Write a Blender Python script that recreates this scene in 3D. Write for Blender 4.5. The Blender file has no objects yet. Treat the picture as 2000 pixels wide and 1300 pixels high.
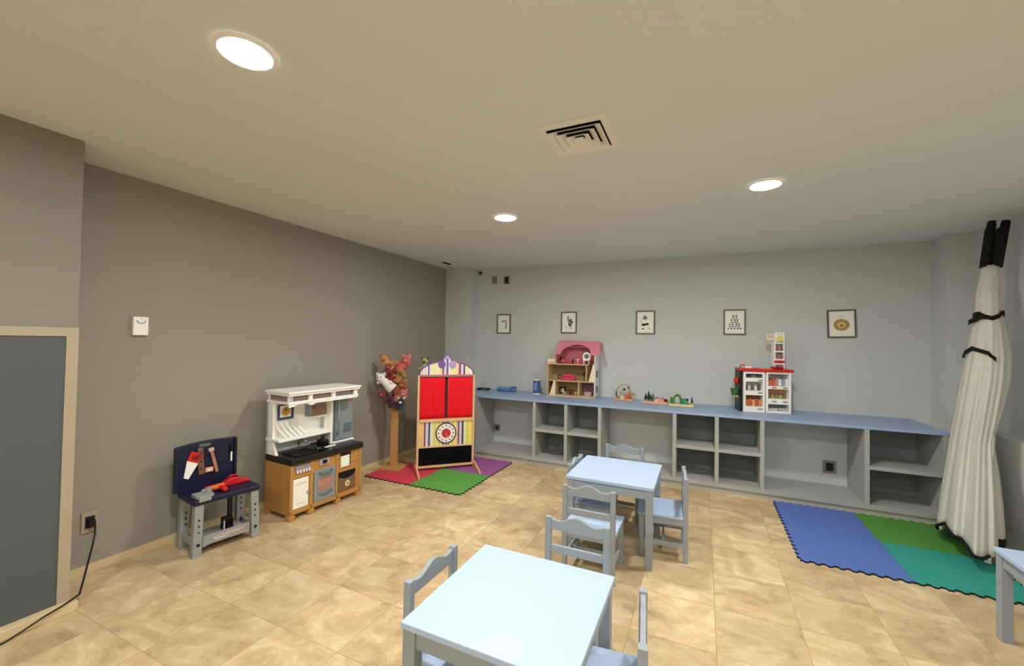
import bpy, bmesh, math, random
from mathutils import Matrix, Vector
PI = math.pi
random.seed(7)
COL = bpy.context.scene.collection

# ------------------------------------------------------------------ helpers
def s2l(c):
    return tuple((x/12.92 if x <= .04045 else ((x+.055)/1.055)**2.4) for x in (v/255 for v in c))

class MB:
    """collects shapes into one mesh"""
    def __init__(self):
        self.bm = bmesh.new()
    def _new(self, n0):
        self.bm.verts.ensure_lookup_table()
        return list(self.bm.verts)[n0:]
    def box(self, x0, x1, y0, y1, z0, z1, M=None):
        v = [self.bm.verts.new(p) for p in ((x0,y0,z0),(x1,y0,z0),(x1,y1,z0),(x0,y1,z0),(x0,y0,z1),(x1,y0,z1),(x1,y1,z1),(x0,y1,z1))]
        for f in ((0,3,2,1),(4,5,6,7),(0,1,5,4),(1,2,6,5),(2,3,7,6),(3,0,4,7)):
            self.bm.faces.new([v[i] for i in f])
        if M is not None:
            for w in v: w.co = M @ w.co
        return self
    def prism(self, pts, y0, y1, M=None, axis='y'):
        """pts: outline; axis y: pts are (x,z); axis z: pts are (x,y); axis x: pts are (y,z)"""
        def mk(p, t):
            return (p[0], t, p[1]) if axis == 'y' else (p[0], p[1], t) if axis == 'z' else (t, p[0], p[1])
        a = [self.bm.verts.new(mk(p, y0)) for p in pts]
        b = [self.bm.verts.new(mk(p, y1)) for p in pts]
        n = len(pts)
        self.bm.faces.new(a); self.bm.faces.new(b[::-1])
        for i in range(n):
            self.bm.faces.new((a[i], b[i], b[(i+1) % n], a[(i+1) % n]))
        if M is not None:
            for w in a+b: w.co = M @ w.co
        return self
    def rings(self, rs, cap=True, closed=True):
        """loft through lists of points"""
        V = [[self.bm.verts.new(p) for p in r] for r in rs]
        n = len(rs[0])
        for i in range(len(V)-1):
            for j in range(n if closed else n-1):
                k = (j+1) % n
                self.bm.faces.new((V[i][j], V[i][k], V[i+1][k], V[i+1][j]))
        if cap and closed:
            self.bm.faces.new(V[0][::-1]); self.bm.faces.new(V[-1])
        return self
    def lathe(self, prof, n=20, c=(0,0,0), M=None, cap=True):
        rs = []
        for r, z in prof:
            r = max(r, 1e-4)
            rs.append([Vector((c[0]+r*math.cos(2*PI*k/n), c[1]+r*math.sin(2*PI*k/n), c[2]+z)) for k in range(n)])
        if M is not None: rs = [[M @ p for p in r] for r in rs]
        return self.rings(rs, cap)
    def cone(self, p0, p1, r0, r1, n=14):
        p0, p1 = Vector(p0), Vector(p1); d = (p1-p0)
        q = d.to_track_quat('Z', 'Y').to_matrix()
        rs = []
        for p, r in ((p0, r0), (p1, r1)):
            rs.append([p + q @ Vector((r*math.cos(2*PI*k/n), r*math.sin(2*PI*k/n), 0)) for k in range(n)])
        return self.rings(rs)
    def tube(self, pts, r, n=8):
        pts = [Vector(p) for p in pts]; rs = []
        for i, p in enumerate(pts):
            d = (pts[min(i+1, len(pts)-1)] - pts[max(i-1, 0)]).normalized()
            u = d.cross(Vector((0,0,1)));
            if u.length < 1e-3: u = Vector((1,0,0))
            u.normalize(); v = d.cross(u)
            rr = r[i] if isinstance(r, (list, tuple)) else r
            rs.append([p + u*rr*math.cos(2*PI*k/n) + v*rr*math.sin(2*PI*k/n) for k in range(n)])
        return self.rings(rs)
    def ball(self, c, r, s=(1,1,1), n=14, M=None):
        m = n//2+1; rs = []
        for i in range(1, m):
            t = PI*i/m
            rs.append([Vector((c[0]+r*s[0]*math.sin(t)*math.cos(2*PI*k/n), c[1]+r*s[1]*math.sin(t)*math.sin(2*PI*k/n), c[2]-r*s[2]*math.cos(t))) for k in range(n)])
        if M is not None: rs = [[M @ p for p in q] for q in rs]
        return self.rings(rs)
    def build(self, name, mat, parent=None, smooth=False, bevel=0, loc=None, rotz=0):
        bmesh.ops.recalc_face_normals(self.bm, faces=self.bm.faces)
        me = bpy.data.meshes.new(name); self.bm.to_mesh(me); self.bm.free()
        if smooth:
            for p in me.polygons: p.use_smooth = True
        me.materials.append(mat)
        o = bpy.data.objects.new(name, me); COL.objects.link(o)
        if parent is not None: o.parent = parent
        if loc is not None: o.location = loc
        o.rotation_euler.z = rotz
        if smooth == 'auto':
            try: me.set_sharp_from_angle(angle=math.radians(38))
            except Exception: pass
        if bevel:
            m = o.modifiers.new('edge', 'BEVEL'); m.width = bevel; m.segments = 2; m.limit_method = 'ANGLE'
        return o

def box(*a): return MB().box(*a)
def tag(o, label, cat, group=None):
    o['label'] = label; o['category'] = cat
    if group: o['group'] = group
    return o
def thing(name, label, cat, loc=(0,0,0), rotz=0, group=None):
    o = bpy.data.objects.new(name, None); COL.objects.link(o)
    o.location = loc; o.rotation_euler.z = math.radians(rotz); o.empty_display_size = .05
    return tag(o, label, cat, group)
def struct(o):
    o['kind'] = 'structure'; return o
def dup(root, loc, rotz, label, group=None):
    r = root.copy(); COL.objects.link(r); r.location = loc; r.rotation_euler.z = math.radians(rotz); r['label'] = label
    if group: r['group'] = group
    for ch in list(root.children):
        c = ch.copy(); COL.objects.link(c); c.parent = r
        for g in ch.children:
            d = g.copy(); COL.objects.link(d); d.parent = c
    return r
def text_part(body, name, mat, parent, size, loc, rot, depth=.001, shear=0):
    cu = bpy.data.curves.new(name, 'FONT'); cu.body = body; cu.size = size; cu.extrude = depth
    cu.align_x = 'CENTER'; cu.align_y = 'CENTER'; cu.shear = shear
    t = bpy.data.objects.new(name, cu); COL.objects.link(t)
    bpy.context.view_layer.update()
    me = bpy.data.meshes.new_from_object(t.evaluated_get(bpy.context.evaluated_depsgraph_get()))
    bpy.data.objects.remove(t)
    me.materials.clear(); me.materials.append(mat)
    o = bpy.data.objects.new(name, me); COL.objects.link(o); o.parent = parent
    o.location = loc; o.rotation_euler = rot
    return o

# ------------------------------------------------------------------ materials
def mat(name, rgb, rough=.5, noise=.06, scale=9, metal=0, bump=0, spec=.4, sheen=0):
    m = bpy.data.materials.new(name); m.use_nodes = True
    nt = m.node_tree; b = nt.nodes['Principled BSDF']
    b.inputs['Roughness'].default_value = rough; b.inputs['Metallic'].default_value = metal
    b.inputs['Specular IOR Level'].default_value = spec
    if sheen: b.inputs['Sheen Weight'].default_value = sheen
    tc = nt.nodes.new('ShaderNodeTexCoord'); nz = nt.nodes.new('ShaderNodeTexNoise')
    nz.inputs['Scale'].default_value = scale; nz.inputs['Detail'].default_value = 4
    nt.links.new(tc.outputs['Object'], nz.inputs['Vector'])
    mx = nt.nodes.new('ShaderNodeMix'); mx.data_type = 'RGBA'
    c = s2l(rgb)
    mx.inputs[6].default_value = (*[max(0, v*(1-noise)) for v in c], 1)
    mx.inputs[7].default_value = (*[min(1, v*(1+noise)) for v in c], 1)
    nt.links.new(nz.outputs['Fac'], mx.inputs[0]); nt.links.new(mx.outputs[2], b.inputs['Base Color'])
    if bump:
        bp = nt.nodes.new('ShaderNodeBump'); bp.inputs['Strength'].default_value = bump; bp.inputs['Distance'].default_value = .004
        n2 = nt.nodes.new('ShaderNodeTexNoise'); n2.inputs['Scale'].default_value = scale*14; n2.inputs['Detail'].default_value = 3
        nt.links.new(tc.outputs['Object'], n2.inputs['Vector'])
        nt.links.new(n2.outputs['Fac'], bp.inputs['Height']); nt.links.new(bp.outputs['Normal'], b.inputs['Normal'])
    return m
def emit(name, rgb, strength):
    m = bpy.data.materials.new(name); m.use_nodes = True; nt = m.node_tree
    nt.nodes.clear(); e = nt.nodes.new('ShaderNodeEmission'); o = nt.nodes.new('ShaderNodeOutputMaterial')
    e.inputs[0].default_value = (*rgb, 1); e.inputs[1].default_value = strength
    nt.links.new(e.outputs[0], o.inputs[0]); return m
def wood(name, rgb, axis=2, rough=.5, amount=.16):
    m = mat(name, rgb, rough, amount, 6)
    nt = m.node_tree; tc = [n for n in nt.nodes if n.type == 'TEX_COORD'][0]; nz = [n for n in nt.nodes if n.type == 'TEX_NOISE'][0]
    mp = nt.nodes.new('ShaderNodeMapping'); sc = [26, 26, 26]; sc[axis] = 2.2
    mp.inputs['Scale'].default_value = sc
    nt.links.new(tc.outputs['Object'], mp.inputs['Vector']); nt.links.new(mp.outputs['Vector'], nz.inputs['Vector'])
    return m
def stripes(name, stops, half, rough=.55):
    """vertical printed stripes across local x in [-half, half]; stops: (x, rgb)"""
    m = bpy.data.materials.new(name); m.use_nodes = True; nt = m.node_tree; b = nt.nodes['Principled BSDF']
    b.inputs['Roughness'].default_value = rough
    tc = nt.nodes.new('ShaderNodeTexCoord'); sp = nt.nodes.new('ShaderNodeSeparateXYZ'); mr = nt.nodes.new('ShaderNodeMapRange')
    mr.inputs[1].default_value = -half; mr.inputs[2].default_value = half
    cr = nt.nodes.new('ShaderNodeValToRGB'); cr.color_ramp.interpolation = 'CONSTANT'
    el = cr.color_ramp.elements
    while len(el) > 1: el.remove(el[-1])
    for i, (x, c) in enumerate(stops):
        e = el[0] if i == 0 else el.new((x+half)/(2*half))
        e.position = max(0, (x+half)/(2*half)); e.color = (*s2l(c), 1)
    nt.links.new(tc.outputs['Object'], sp.inputs[0]); nt.links.new(sp.outputs[0], mr.inputs[0])
    nt.links.new(mr.outputs[0], cr.inputs[0]); nt.links.new(cr.outputs[0], b.inputs['Base Color'])
    return m

def floor_mat():
    m = bpy.data.materials.new('travertine_tile'); m.use_nodes = True; nt = m.node_tree; N = nt.nodes.new; L = nt.links.new
    b = nt.nodes['Principled BSDF']; b.inputs['Roughness'].default_value = .42; b.inputs['Specular IOR Level'].default_value = .35
    tc = N('ShaderNodeTexCoord'); mp = N('ShaderNodeMapping')
    mp.inputs['Location'].default_value = (-.067+8, -1.055+.386*20, 0)
    L(tc.outputs['Object'], mp.inputs['Vector'])
    br = N('ShaderNodeTexBrick'); br.offset = 0; br.squash = 1
    br.inputs['Color1'].default_value = (0,0,0,1); br.inputs['Color2'].default_value = (1,1,1,1); br.inputs['Mortar'].default_value = (.5,.5,.5,1)
    br.inputs['Scale'].default_value = 1; br.inputs['Mortar Size'].default_value = .0014; br.inputs['Mortar Smooth'].default_value = .1
    br.inputs['Brick Width'].default_value = .4; br.inputs['Row Height'].default_value = .386
    L(mp.outputs[0], br.inputs['Vector'])
    bw = N('ShaderNodeRGBToBW'); L(br.outputs['Color'], bw.inputs[0])
    w = N('ShaderNodeMath'); w.operation = 'MULTIPLY'; w.inputs[1].default_value = 37; L(bw.outputs[0], w.inputs[0])
    # veined cloud pattern, different on each tile
    st = N('ShaderNodeMapping'); st.inputs['Scale'].default_value = (2.0, 2.7, 1); st.inputs['Rotation'].default_value = (0,0,.6)
    L(tc.outputs['Object'], st.inputs['Vector'])
    n1 = N('ShaderNodeTexNoise'); n1.noise_dimensions = '4D'; n1.inputs['Scale'].default_value = 1.9; n1.inputs['Detail'].default_value = 8
    n1.inputs['Roughness'].default_value = .62; n1.inputs['Distortion'].default_value = 1.3
    L(st.outputs[0], n1.inputs['Vector']); L(w.outputs[0], n1.inputs['W'])
    cr = N('ShaderNodeValToRGB'); e = cr.color_ramp.elements
    e[0].position = .30; e[0].color = (*s2l((171,145,106)),1)
    e[1].position = .66; e[1].color = (*s2l((221,202,165)),1)
    x = e.new(.45); x.color = (*s2l((195,169,129)),1)
    x = e.new(.55); x.color = (*s2l((208,184,143)),1)
    L(n1.outputs['Fac'], cr.inputs[0])
    # fine bright veins
    n2 = N('ShaderNodeTexNoise'); n2.noise_dimensions = '4D'; n2.inputs['Scale'].default_value = 3.4; n2.inputs['Detail'].default_value = 9; n2.inputs['Distortion'].default_value = 1.6
    L(st.outputs[0], n2.inputs['Vector']); L(w.outputs[0], n2.inputs['W'])
    v = N('ShaderNodeMath'); v.operation = 'SUBTRACT'; v.inputs[1].default_value = .5; L(n2.outputs['Fac'], v.inputs[0])
    a = N('ShaderNodeMath'); a.operation = 'ABSOLUTE'; L(v.outputs[0], a.inputs[0])
    r = N('ShaderNodeMapRange'); r.inputs[1].default_value = 0; r.inputs[2].default_value = .022; r.inputs[3].default_value = .28; r.inputs[4].default_value = 0
    L(a.outputs[0], r.inputs[0])
    m1 = N('ShaderNodeMix'); m1.data_type = 'RGBA'; L(r.outputs[0], m1.inputs[0]); L(cr.outputs[0], m1.inputs[6]); m1.inputs[7].default_value = (*s2l((234,218,184)),1)
    # tone per tile
    t = N('ShaderNodeMapRange'); t.inputs[3].default_value = .84; t.inputs[4].default_value = 1.08; L(bw.outputs[0], t.inputs[0])
    m2 = N('ShaderNodeMix'); m2.data_type = 'RGBA'; m2.blend_type = 'MULTIPLY'; m2.inputs[0].default_value = 1
    L(m1.outputs[2], m2.inputs[6]); L(t.outputs[0], m2.inputs[7])
    # grout
    m3 = N('ShaderNodeMix'); m3.data_type = 'RGBA'; L(br.outputs['Fac'], m3.inputs[0]); L(m2.outputs[2], m3.inputs[6]); m3.inputs[7].default_value = (*s2l((158,128,86)),1)
    L(m3.outputs[2], b.inputs['Base Color'])
    return m

M = {}
M['floor'] = floor_mat()
M['ceiling'] = mat('ceiling_paint', (220,224,221), .9, .015, 2)
M['wall_taupe'] = mat('taupe_wall_paint', (152,147,135), .85, .03, 1.6, bump=.15)
M['wall_grey'] = mat('light_grey_wall_paint', (203,207,205), .85, .02, 1.6, bump=.12)
M['pier'] = mat('pier_paint', (138,134,124), .85, .03, 1.6, bump=.15)
M['stone'] = mat('cream_skirting_tile', (214,193,152), .45, .08, 5)
M['beige_trim'] = mat('beige_painted_trim', (172,159,136), .6, .05, 8)
M['dark_panel'] = mat('slate_panel', (84,90,92), .7, .05, 3, bump=.1)
M['paint'] = mat('grey_blue_paint', (152,161,168), .4, .025, 4)
M['paint_top'] = mat('pale_blue_tabletop', (176,198,229), .45, .03, 3)
M['counter_top'] = mat('blue_laminate', (150,172,206), .4, .03, 3)
M['shelf'] = mat('grey_shelf_paint', (172,174,170), .55, .03, 4)
M['shelf_back'] = mat('blue_grey_back_panel', (140,148,150), .6, .03, 4)
M['white'] = mat('white_plastic', (250,249,244), .4, .02, 8)
M['white_matte'] = mat('white_board', (236,233,224), .7, .03, 12)
M['black'] = mat('black_plastic', (18,17,20), .4, .1, 10)
M['dark'] = mat('dark_hollow', (12,12,13), .9, .1, 6)
M['grey'] = mat('grey_plastic', (150,153,152), .5, .05, 9)
M['grey_plate'] = mat('grey_switch_plate', (140,138,132), .5, .04, 9)
M['navy'] = mat('navy_plastic', (19,24,56), .45, .3, 40)
M['brown_plastic'] = mat('caramel_plastic', (188,138,76), .5, .06, 12)
M['silver'] = mat('silver_plastic', (150,160,168), .35, .06, 8, metal=.3)
M['silver_dark'] = mat('dark_silver_plastic', (105,125,138), .35, .06, 8, metal=.3)
M['counter_black'] = mat('black_counter', (30,27,26), .3, .3, 60)
M['red'] = mat('red_plastic', (205,32,30), .4, .06, 8)
M['orange'] = mat('orange_plastic', (222,100,44), .4, .06, 8)
M['curtain_red'] = mat('red_curtain_cloth', (232,14,34), .9, .03, 60)
M['birch'] = wood('birch_wood', (226,180,140), 2)
M['birch_x'] = wood('birch_wood_cross', (228,184,138), 0)
M['pine'] = wood('honey_pine', (196,148,92), 2)
M['tan_wood'] = wood('tan_wood', (214,180,132), 0)
M['purple'] = mat('purple_paint', (122,92,160), .5, .06, 10)
M['lilac'] = mat('lilac_paint', (178,160,214), .5, .05, 10)
M['blackboard'] = mat('blackboard', (6,5,7), .8, .2, 20, spec=.15)
M['canvas'] = mat('canvas_cloth', (206,203,193), .95, .07, 30, bump=.3, sheen=.1)
M['black_cloth'] = mat('black_cloth', (14,13,15), .9, .1, 30)
M['pink'] = mat('pink_paint', (226,138,156), .55, .04, 10)
M['deep_pink'] = mat('deep_pink', (206,62,104), .6, .06, 20)
M['rose'] = mat('rose_wallpaper', (196,112,122), .7, .16, 30)
M['olive'] = mat('olive_wallpaper', (176,158,96), .7, .2, 30)
M['mauve'] = mat('mauve_wallpaper', (150,120,134), .7, .16, 24)
M['tan_paper'] = mat('tan_wallpaper', (158,142,112), .7, .2, 30)
M['maroon'] = mat('maroon_wood', (96,36,40), .5, .15, 20)
M['cream'] = mat('cream_paint', (240,228,200), .6, .04, 10)
M['blue_toy'] = mat('blue_plastic', (88,138,196), .45, .08, 14)
M['blue_tin'] = mat('blue_tin', (72,96,158), .45, .12, 16)
M['green'] = mat('green_paint', (70,124,54), .55, .15, 20)
M['dark_green'] = mat('dark_green_paint', (28,52,34), .6, .2, 20)
M['glow'] = emit('downlight_diffuser', (1, .97, .91), 260)
M['paper'] = mat('white_paper', (248,248,240), .8, .02, 8)
M['frame_grey'] = mat('grey_picture_frame', (104,98,86), .5, .08, 12)

# ------------------------------------------------------------------ camera
cam = bpy.data.cameras.new('camera'); co = bpy.data.objects.new('camera', cam); COL.objects.link(co)
cam.sensor_width = 36; cam.lens = 36*808.65/2000; cam.clip_start = .02
R = Vector((.9076936, .41929389, .01688122)); U = Vector((-.0068595, -.02539757, .9996539)); F = Vector((-.41957751, .90749523, .02017706))
mw = Matrix.Identity(4)
for i in range(3):
    mw[i][0], mw[i][1], mw[i][2] = R[i], U[i], -F[i]
mw[2][3] = 1.4568
co.matrix_world = mw
bpy.context.scene.camera = co

# ------------------------------------------------------------------ room
XL, XR, YN, YB, YL, H = -3.422, 2.19, -3.0, 5.33, 5.09, 2.5
struct(box(XL-.1, XR+.1, YN-.1, YB+.1, -.1, 0).build('floor', M['floor']))
struct(box(XL-.1, XR+.1, YN-.1, YB+.1, H, H+.1).build('ceiling', M['ceiling']))
struct(box(XL-.1, XL, YN, YB, 0, H).build('wall_left', M['wall_taupe']))
bk = MB().box(XL, XR, YB, YB+.1, 0, H).box(XL, XR, YL, YB, 0, .74).box(XL, -3.046, 5.075, YB, 0, H).box(2.0, XR, 5.05, YB, 0, H)
struct(bk.build('wall_back', M['wall_grey']))
struct(MB().box(XR, XR+.1, YN, YB, 0, H).box(2.045, XR, YN, 5.05, 0, .8).build('wall_right', M['wall_grey']))
struct(box(XL, XR, YN-.1, YN, 0, H).build('wall_front', M['wall_grey']))
struct(box(XL, -3.048, YN, 1.0395, 0, H).build('wall_left_pier', M['pier']))
struct(MB().box(XL, XL+.012, 1.04, 4.59, 0, .045).build('baseboard_left', M['stone']))
struct(MB().box(-3.048, -2.992, YN, 1.062, 0, .05).build('baseboard_pier', M['stone'], bevel=.004))
struct(MB().box(-3.05, -3.034, .993, 1.0397, .05, 1.49).box(-3.05, -3.034, .05, .993, 1.444, 1.49).build('trim_1', M['beige_trim']))
struct(box(-3.05, -3.040, .05, .993, .05, 1.444).build('door_1', M['dark_panel']))

# ------------------------------------------------------------------ ceiling fixtures
def downlight(x, y, label):
    t = thing('ceiling_downlight', label, 'ceiling light', (x, y, H), 0, 'recessed ceiling downlights')
    MB().lathe([(.088,-.001),(.105,-.001),(.105,-.005),(.088,-.009),(.088,-.001)], 32, cap=False).build('trim_ring', M['white'], t, smooth='auto')
    MB().lathe([(.0,-.006),(.087,-.006),(.087,-.003),(.0,-.003)], 32).build('diffuser', M['glow'], t)
downlight(-1.531, .943, 'glowing round ceiling downlight nearest the camera, top left of the photo')
downlight(-1.520, 3.115, 'glowing round ceiling downlight above the toys, the smallest of the three')
downlight(.358, 3.097, 'glowing round ceiling downlight over the right side of the long counter')
downlight(.358, .943, 'round ceiling downlight above the photographer, to the right')
downlight(-1.531, -1.22, 'round ceiling downlight behind the photographer, near the dark panel side')
downlight(.358, -1.22, 'round ceiling downlight behind the photographer, near the tent side')

def sq_ring(mb, a0, a1, z0, z1, th=.004):
    """one flared square louvre: half size a0 at z0 (top) to a1 at z1 (bottom)"""
    o = [(a0,z0),(a1,z1),(a1-th,z1),(a0-th,z0)]
    rs = [[(sx*a, sy*a, z) for sx, sy in ((-1,-1),(1,-1),(1,1),(-1,1))] for a, z in o]
    rs.append(rs[0]); mb.rings(rs, cap=False)
vt = thing('air_vent', 'square white four-way air diffuser in the middle of the ceiling', 'air vent', (-.575, 2.02, H))
mb = MB(); sq_ring(mb, .165, .172, -.012, -.001, .030); mb.build('outer_frame', M['white_matte'], vt)
for a in (.128, .092, .056):
    mb = MB(); sq_ring(mb, a-.030, a+.004, -.001, -.026); mb.build('louvre', M['white_matte'], vt)
box(-.024,.024,-.024,.024,-.022,-.018).build('centre_plate', M['white_matte'], vt)
box(-.137,.137,-.137,.137,-.002,-.0005).build('duct_opening', M['dark'], vt)
sl = thing('slot_vent', 'small dark slot vent in the ceiling near the far left corner', 'air vent', (-3.155, 4.69, H))
MB().box(-.06,-.045,-.12,.12,-.008,0).box(.045,.06,-.12,.12,-.008,0).box(-.045,.045,-.12,-.105,-.008,0).box(-.045,.045,.105,.12,-.008,0).build('frame', M['white_matte'], sl)
box(-.045,.045,-.105,.105,-.003,0).build('slot', M['dark'], sl)

# ------------------------------------------------------------------ wall fittings
d = thing('wall_device', 'small white plastic box with grey holes high on the taupe wall', 'wall device', (XL, 1.463, 1.517), 90)
box(-.042,.042,-.03,0,-.062,.062).build('housing', M['white'], d, bevel=.006)
g = MB()
for k in range(9):
    a = PI*(1.02+.97*k/8); g.cone((.022*math.cos(a), -.0302, .034+.016*math.sin(a)), (.022*math.cos(a), -.0312, .034+.016*math.sin(a)), .0042, .0042, 8)
g.cone((.0,-.0302,.046),(0,-.0312,.046),.003,.003,8)
g.build('sensor_grille', M['grey'], d)
def outlet(loc, rz, w, h, label, pm, im, iw, ih):
    t = thing('wall_outlet', label, 'outlet', loc, rz)
    box(-w/2,w/2,-.01,0,-h/2,h/2).build('plate', pm, t, bevel=.003)
    o = box(-iw/2,iw/2,-.0125,-.008,-ih/2,ih/2).build('socket', im, t)
    return t
ot = outlet((XL, 1.25, .305), 90, .078, .125, 'cream wall outlet with a dark plug by the dark panel', M['beige_trim'], M['black'], .044, .07)
MB().box(-.012,.022,-.032,-.012,-.03,.012).build('plug', M['black'], ot, bevel=.004)
c = MB().tube([(-3.392,1.268,.285),(-3.375,1.262,.235),(-3.33,1.235,.18),(-3.24,1.185,.128),(-3.13,1.13,.092),(-3.02,1.075,.066),(-2.985,1.0,.058),(-2.975,.93,.045),(-2.972,.86,.02),(-2.965,.8,.006),(-2.95,.6,.005),(-2.94,.2,.005)], .0045)
tag(c.build('power_cord', M['black'], smooth=True), 'thin black power cord running from the wall outlet along the dark panel', 'cord')
outlet((-2.550, YL, .275), 0, .085, .085, 'brownish outlet inside the open left bay under the counter', mat('brown_plate', (132,118,104), .5), M['dark'], .03, .03)
outlet((1.145, YL, .265), 0, .11, .125, 'square outlet with black centre in the wide right bay under the counter', M['grey_plate'], M['black'], .062, .078)
outlet((-2.755, YB, 2.34), 0, .08, .11, 'blank grey wall plate high up beside the black socket', M['grey_plate'], M['grey_plate'], .05, .07)
outlet((-2.56, YB, 2.33), 0, .095, .115, 'grey plate with black socket high on the back wall', M['grey_plate'], M['black'], .05, .09)
cc = thing('dome_camera', 'tiny black dome camera under the ceiling in the left back corner', 'camera', (-2.985, YB, 2.452))
MB().cone((0,0,0),(0,-.018,0),.03,.026,16).build('mount', M['grey_plate'], cc)
MB().ball((0,-.03,0),.021).build('lens_dome', M['black'], cc, smooth=True)

# ------------------------------------------------------------------ pictures
def picture(x, z, w, h, label, motif, tilt=0):
    t = thing('picture_frame', label, 'picture', (x, YB, z), 0, 'small framed prints on the back wall')
    t.rotation_euler.y = math.radians(tilt)
    a, b, e = w/2, h/2, .014
    MB().box(-a,-a+e,-.018,0,-b,b).box(a-e,a,-.018,0,-b,b).box(-a+e,a-e,-.018,0,b-e,b).box(-a+e,a-e,-.018,0,-b,-b+e).build('border', M['frame_grey'], t)
    p = box(-a+e,a-e,-.007,-.001,-b+e,b-e).build('print', M['paper'], t)
    q_ = 0
    for nm, rgb, shp in motif:
        ink = mat(nm+'_ink', rgb, .8, .2, 60); m = MB()
        for q in shp:
            q_ += 1; y0 = -.0072-.00014*q_
            if q[0] == 'c':
                _, cx, cz, r, sx, sz = q
                m.prism([(cx+r*sx*math.cos(2*PI*k/18), cz+r*sz*math.sin(2*PI*k/18)) for k in range(18)], y0, -.0068)
            else:
                m.prism(q[1], y0, -.0068)
            if nm in ('black_flower','stem','caption'): m.build(nm, ink, p); m = MB()
        if len(m.bm.verts): m.build(nm, ink, p)
def band(pts, w):
    l, r = [], []
    for i, p in enumerate(pts):
        q0, q1 = pts[max(0,i-1)], pts[min(len(pts)-1,i+1)]
        dx, dz = q1[0]-q0[0], q1[1]-q0[1]; n = math.hypot(dx, dz)
        l.append((p[0]-dz/n*w/2, p[1]+dx/n*w/2)); r.append((p[0]+dz/n*w/2, p[1]-dx/n*w/2))
    return ('p', l + r[::-1])
rnd = random.Random(3)
picture(-2.592, 1.705, .215, .275, 'grey framed print of a pale green bent sprig, above the blue toy', [
    ('leaf_sprig', (128,150,120), [band([(-.03,.035),(0,.04),(.03,.035),(.038,.0),(.034,-.04),(.03,-.075)], .016), band([(.03,.035),(.045,.055)], .012), ('c',-.02,.03,.014,1.4,.6), ('c',.03,-.03,.012,.8,1.6)])])
picture(-1.628, 1.72, .215, .285, 'grey framed print of a brown leafy bouquet, above the dollhouse', [
    ('bouquet', (86,80,66), [('c',.018+rnd.uniform(-.028,.028),.0+rnd.uniform(-.035,.05),.012,1,1.2) for _ in range(14)] + [('c',-.012,.068,.013,1,1), band([(.03,-.0),(.026,-.04),(.028,-.085)], .008)]),
    ('caption', (190,186,172), [band([(-.05,-.05),(-.02,-.05)], .005), band([(-.05,-.065),(-.01,-.065)], .005)])])
picture(-.65, 1.718, .225, .29, 'grey framed print with one grey and one black blot, centre of the wall', [
    ('grey_flower', (120,122,116), [('c',-.005,.055,.028,1,.8), ('c',-.005,.075,.012,1,1)]),
    ('black_flower', (24,26,24), [('c',-.018,-.028,.02,1.2,.8), ('c',.02,-.022,.018,1.1,.8), ('c',-.03,-.08,.010,1.5,.7)]),
    ('stem', (140,160,132), [band([(-.045,.04),(-.05,0),(-.04,-.05)], .005), band([(.03,-.07),(.06,-.08)], .006)])])
dots = []
for row in range(7):
    for k in range(2+row//2 if row else 2):
        n = 2+row//2 if row else 2
        dots.append(('c', (k-(n-1)/2)*.03+rnd.uniform(-.004,.004), .072-row*.024, .011, 1, .9))
picture(.32, 1.718, .222, .288, 'grey framed print of a blue-grey pyramid of small marks', [('mark', (112,128,136), dots)])
picture(1.298, 1.697, .242, .29, 'crooked grey framed print of a golden round lion-like bloom, rightmost on the wall', [
    ('petal_ring', (176,150,92), [('c',.05*math.cos(2*PI*k/12)*.9,-.012+.046*math.sin(2*PI*k/12)*.85,.024,1,1) for k in range(12)]),
    ('bloom_centre', (222,196,136), [('c',0,-.012,.036,1,.95)]), ('dark_spot', (60,44,26), [('c',0,-.018,.010,1,.9)]),
    ('caption', (150,148,130), [band([(-.03,.072),(.03,.072)], .005)])], tilt=-1.6)

# ------------------------------------------------------------------ counter and shelves
YF = 4.597
tag(box(-3.044, 1.842, YF, YB-.002, .741, .766).build('counter_top', M['counter_top'], bevel=.003), 'long pale blue worktop running along the back wall under the pictures', 'worktop')
sb = thing('shelf_base', 'grey base board and plinth under the long counter', 'base', (-.6, YF, 0))
box(-1.996, 2.436, .004, .49, .052, .09).build('bottom_board', M['shelf'], sb)
box(-1.996, 2.436, .02, .04, 0, .052).build('plinth', M['shelf'], sb)
lp = thing('end_cabinet', 'grey closed end of the counter behind the puppet theatre', 'cabinet', (-2.81, YF, 0))
box(-.234, .212, .006, .475, 0, .7405).build('body', M['shelf'], lp)
def cubby(x0, xm, x1, label, grp=None):
    t = thing('cubby_shelf', label, 'shelf', (x0, YF, .09), 0, grp)
    a = .0175
    box(-a, a, .003, .489, 0, .6505).build('side_panel', M['shelf'], t)
    box(x1-x0-a, x1-x0+a, .003, .489, 0, .6505).build('side_panel', M['shelf'], t)
    box(a, x1-x0-a, .484, .489, 0, .6505).build('back_panel', M['shelf_back'], t)
    if xm is not None:
        box(xm-x0-a, xm-x0+a, .003, .489, 0, .6505).build('divider', M['shelf'], t)
        box(a, xm-x0-a, .005, .40, .305, .337).build('shelf', M['shelf'], t)
        box(xm-x0+a, x1-x0-a, .005, .40, .305, .337).build('shelf', M['shelf'], t)
    else:
        box(a, x1-x0-a, .005, .40, .305, .337).build('shelf', M['shelf'], t)
cubby(-1.82, -1.43, -1.04, 'empty grey four-hole cubby under the dollhouse', 'four-hole cubby shelves')
cubby(-.264, .128, .516, 'empty grey four-hole cubby under the landscape boards', 'four-hole cubby shelves')
cubby(1.303, None, 1.815, 'empty grey two-tier shelf at the right end beside the tent')

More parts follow.
